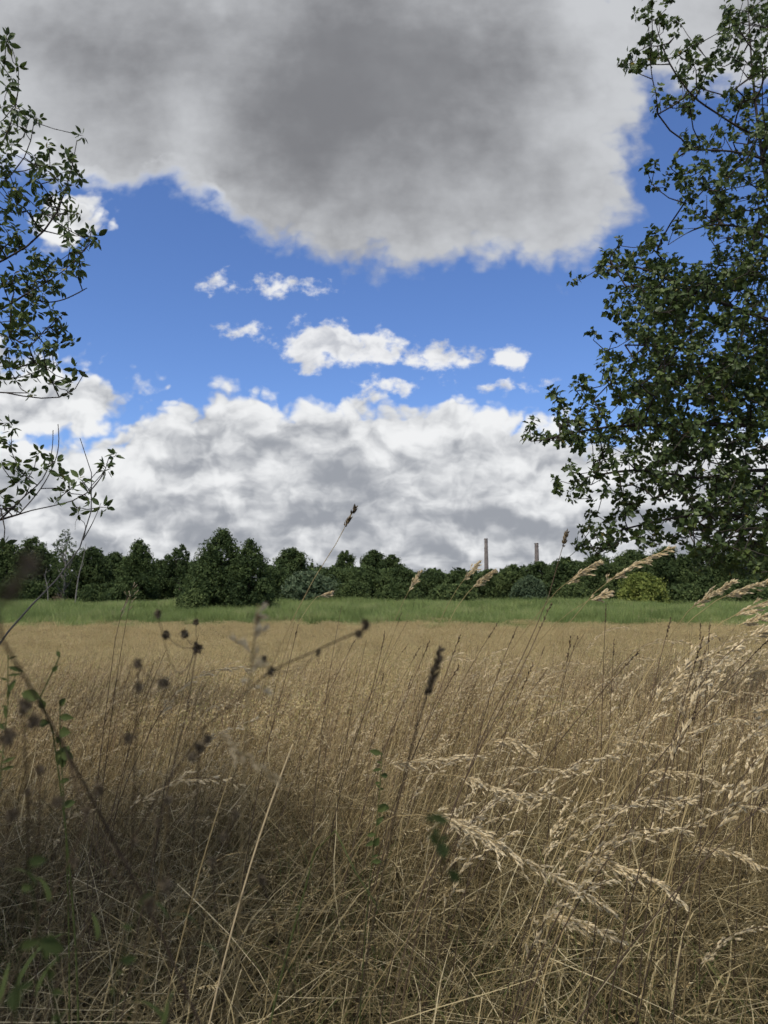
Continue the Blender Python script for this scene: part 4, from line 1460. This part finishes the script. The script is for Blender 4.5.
# blurred seed-head plants right in front of the lens
stalk('seeding_weed', 'thick blurred brown weed stem crossing the lower left corner', 'weed',
      [('g', 215, .62), (200, 1024, .60), (150, 910, .58), (95, 805, .54), (50, 720, .46), (0, 635, .32), (5, 596, .21), (28, 566, .17)], .0022, .0006, M_brown,
      [ball(28, 566, .17, .0036), ball(10, 590, .18, .003), ball(150, 905, .42, .0048), ball(165, 885, .42, .004)], [(.55, 2.4, .06, .006, M_green), (.62, .4, .05, .006, M_green)], seed=100)
stalk('seeding_weed', 'blurred weed stem slanting up right with small dark buds', 'weed',
      [('g', 70, .75), (110, 880, .72), (150, 810, .68), (210, 722, .62), (270, 671, .58), (322, 652, .56), (366, 628, .55)], .0012, .0006, M_brown,
      [ball(271, 671, .575, .004), ball(264, 659, .57, .0035), ball(365, 625, .55, .0042), ball(359, 634, .55, .0036), ball(318, 653, .56, .003)], seed=101)
stalk('seeding_weed', 'upright weed with cluster of dark round seed heads left of centre', 'weed',
      [('g', 120, .9), (150, 870, .88), (172, 770, .86), (186, 715, .85), (192, 680, .85), (197, 648, .85)], .0012, .0007, M_brown,
      [ball(197, 648, .85, .008), ball(185, 634, .85, .006), ball(166, 635, .86, .0055), ball(196, 622, .86, .0045), ball(158, 614, .6, .0045)], seed=102)
stalk('seeding_weed', 'weed with three faded blurred heads beside the dark-headed weed', 'weed',
      [('g', 108, .8), (128, 900, .78), (134, 800, .56), (136, 730, .52), (138, 664, .5)], .0008, .0005, M_brown,
      [ball(138, 664, .5, .0042), ball(139, 688, .5, .004), ball(163, 683, .5, .0042), ball(128, 738, .5, .0042)], seed=103)
stalk('seeding_weed', 'low blurred dark-headed weed below the slanting stem', 'weed',
      [('g', 190, .75), (192, 880, .73), (196, 800, .58), (200, 748, .55)], .0009, .0006, M_brown,
      [ball(200, 747, .55, .005), ball(193, 757, .55, .0045), ball(207, 739, .55, .004), ball(60, 750, .6, .0), ][:3], seed=104)
stalk('seeding_weed', 'dark weed with spent heads at the left edge of the field', 'weed',
      [('g', 20, .7), (24, 900, .66), (28, 800, .48), (25, 745, .44), (22, 705, .42)], .0009, .0006, M_brown,
      [ball(24, 706, .42, .0045), ball(34, 722, .42, .0045), ball(8, 738, .42, .005), ball(58, 802, .5, .0045)], [(.7, 1.0, .08, .010, M_green), (.6, 3.0, .07, .010, M_green)], seed=105)
stalk('grass_stalk', 'blurred whitish fluffy grass head left of centre close to the lens', 'grass stalk',
      [('g', 232, .62), (240, 900, .6), (244, 760, .56), (248, 690, .55), (249, 650, .54), (258, 604, .53)], .0012, .0006, M_straw, [pan(3, n=130, sl=.007, sw=.0022, spread=.6, bl=.009, tint=(.7, 1))], seed=106)
stalk('grass_stalk', 'blurred pale grass head hanging down right close to the lens', 'grass stalk',
      [('g', 130, .66), (160, 880, .62), (188, 745, .56), (214, 722, .54), (250, 744, .53), (275, 765, .52), (281, 782, .52)], .0012, .0007, M_straw, [pan(4, n=120, sl=.006, sw=.002, spread=.2, bl=.005, tint=(.5, .9))], seed=107)
stalk('grass_stalk', 'blurred dark two-part spike before the field in the centre', 'grass stalk',
      [('g', 372, .85), (392, 830, .8), (412, 745, .74), (426, 698, .72), (434, 675, .72), (441, 650, .72)], .0013, .0008, M_brown, [spk(3, n=70, width=.004, sl=.007)], seed=108)
stalk('dry_straw', 'stiff pale straight straw standing left of the central plumes', 'straw', [('g', 262, 1.5), (272, 800, 1.5), (293, 744, 1.5)], .0022, .0016, M_pale, seed=109)
stalk('bent_grass', 'bright green blade bent over in an arch, foreground centre', 'grass blade', [('g', 292, 1.25), (308, 880, 1.25), (322, 836, 1.25), (332, 828, 1.24), (344, 848, 1.22), (362, 885, 1.2), (378, 908, 1.2)], .0028, .0012, M_green, seed=110)
# bare sapling on the left
stalk('bare_sapling', 'bare grey sapling stem curving up before the birch', 'sapling',
      [('g', -95, 2.2), (-30, 690, 2.2), (5, 636, 2.15), (42, 594, 2.1), (72, 562, 2.1), (86, 532, 2.1), (92, 505, 2.1), (91, 470, 2.1), (80, 438, 2.1)], .0075, .0010, M_palebark,
      [('twig', M_palebark, lambda path, r, base: (lambda m: (tube(m, spline([at(83, 540, 2.1) - base, at(93, 522, 2.08) - base, at(101, 503, 2.05) - base], 8), .0016, .0006, 4, .3), m)[1])(MB())),
       ('twig', M_palebark, lambda path, r, base: (lambda m: (tube(m, spline([at(91, 490, 2.1) - base, at(98, 482, 2.08) - base, at(104, 470, 2.05) - base], 8), .0014, .0006, 4, .3), m)[1])(MB())),
       ('twig', M_palebark, lambda path, r, base: (lambda m: (tube(m, spline([at(84, 538, 2.1) - base, at(85, 524, 2.12) - base, at(76, 520, 2.15) - base, at(75, 530, 2.15) - base], 8), .0013, .0005, 4, .3), m)[1])(MB()))], seed=111)


def leaf_mesh(mb, p, d, L_, w_, r, tint):
    d = unit(np.asarray(d, float))
    e = unit(np.cross(d, [0.1, -1.0, .3]))
    f = np.cross(e, d)
    sh = np.array([[0, 0], [.2, .32], [.5, .5], [.8, .3], [1, 0], [.8, -.3], [.5, -.5], [.2, -.32]])
    V = p + L_ * sh[:, :1] * d + w_ * sh[:, 1:] * e - f * (L_ * .25 * sh[:, :1] ** 2) + f * (w_ * .35 * np.abs(sh[:, 1:]))
    F = [[0, 1, 2], [0, 2, 3], [0, 3, 4], [0, 4, 5], [0, 5, 6], [0, 6, 7]]
    mb.add(V, np.array(F), tint)


def leafy(label, ctrl, ts, L_, w_, seed):
    P3 = [at(*c) for c in ctrl]
    foot = P3[0] + (P3[0] - P3[1]) * np.array([.5, .5, 0])
    foot[2] = float(ground_z(foot[0], foot[1])) - .01
    P3 = [foot] + P3
    base = P3[0].copy()
    root = tag(empty('leafy_shoot', base), label, 'shoot')
    r = np.random.default_rng(seed)
    a = MB()
    path = spline([p - base for p in P3], 24)
    tube(a, path, L_ * .09, L_ * .04, 5, .4)
    a.build('stem', M_green, root, smooth=True)
    ts = np.clip(np.array(ts) + r.normal(0, .35 * (ts[1] - ts[0]), len(ts)), 0, .999)
    for j, t in enumerate(ts):
        p0, d0 = along(path, np.array([t]))
        ang = (.35 if r.uniform() < .5 else math.pi - .35) + r.normal(0, .7)
        m = MB()
        leaf_mesh(m, p0[0], [math.cos(ang), r.normal(0, .4), math.sin(ang)], L_ * (q_ := r.uniform(.4, 1.3)), w_ * q_ * r.uniform(.6, 1.1), r, r.uniform(.0, .35))
        m.build('leaf', M_green, root)
    return root


leafy('green leafy shoot with oval leaves at the left edge of the field', [(62, 800, 1.1), (50, 720, 1.08), (40, 692, 1.05), (48, 670, 1.05), (60, 656, 1.05)], list(np.linspace(.84, .999, 9)), .024, .017, 1)
leafy('small green shoot below the oval-leaved one at the left', [(64, 800, 1.1), (60, 740, 1.08), (60, 700, 1.07)], list(np.linspace(.93, .999, 6)), .020, .015, 7)
leafy('fern-like green shoot with narrow leaflets at far left edge', [(-2, 800, 1.0), (6, 720, 1.0), (10, 680, 1.0), (8, 655, 1.0)], list(np.linspace(.9, .998, 14)), .016, .006, 2)
leafy('dark green leafy shoot standing in the matted grass, centre', [(372, 860, 1.3), (379, 800, 1.3), (382, 752, 1.3)], list(np.linspace(.86, .999, 16)), .018, .011, 3)
leafy('small blurred green leaves close to the lens right of centre', [(470, 990, .5), (456, 900, .45), (440, 840, .42), (428, 812, .40)], list(np.linspace(.965, .999, 7)), .009, .006, 4)
leafy('blurred green weed leaves in the lower left corner', [(60, 1020, .55), (44, 960, .5), (34, 900, .46), (28, 860, .45)], list(np.linspace(.82, .999, 10)), .013, .009, 5)
leafy('large blurred green weed leaves filling the bottom left corner', [(16, 1030, .42), (14, 985, .4), (20, 945, .38)], list(np.linspace(.86, .999, 8)), .012, .007, 8)
leafy('blurred grey-green weed shoot beside the thick stem, lower left', [(112, 1010, .5), (122, 950, .46), (140, 905, .44)], list(np.linspace(.88, .999, 8)), .010, .006, 9)

r = np.random.default_rng(91)
ORD = ['first', 'second', 'third', 'fourth', 'fifth', 'sixth', 'seventh', 'eighth', 'ninth']
for i, (px, yt) in enumerate(((12, 815), (40, 770), (74, 862), (98, 790), (134, 842), (168, 800), (212, 862), (236, 815), (262, 880))):
    D = r.uniform(.42, .62)
    lean = r.normal(.15, .35)
    hd = [ball(px, yt, D, r.uniform(.0035, .005))]
    if i % 2:
        hd.append(ball(px - 10 - 6 * r.uniform(), yt + 22, D, .0036))
    stalk('seeding_weed', '%s from the left edge of the low blurred weeds tangled in the bottom left' % ORD[i], 'weed',
          [(px - lean * 130, 1015, D + .06), (px - lean * 60, (yt + 1015) / 2, D + .03), (px, yt, D)], .0011, .0005, M_brown, hd,
          [(.93, r.uniform(0, 6), .03, .004, M_green), (.86, r.uniform(0, 6), .04, .005, M_green)], group='low blurred weeds', seed=300 + i)
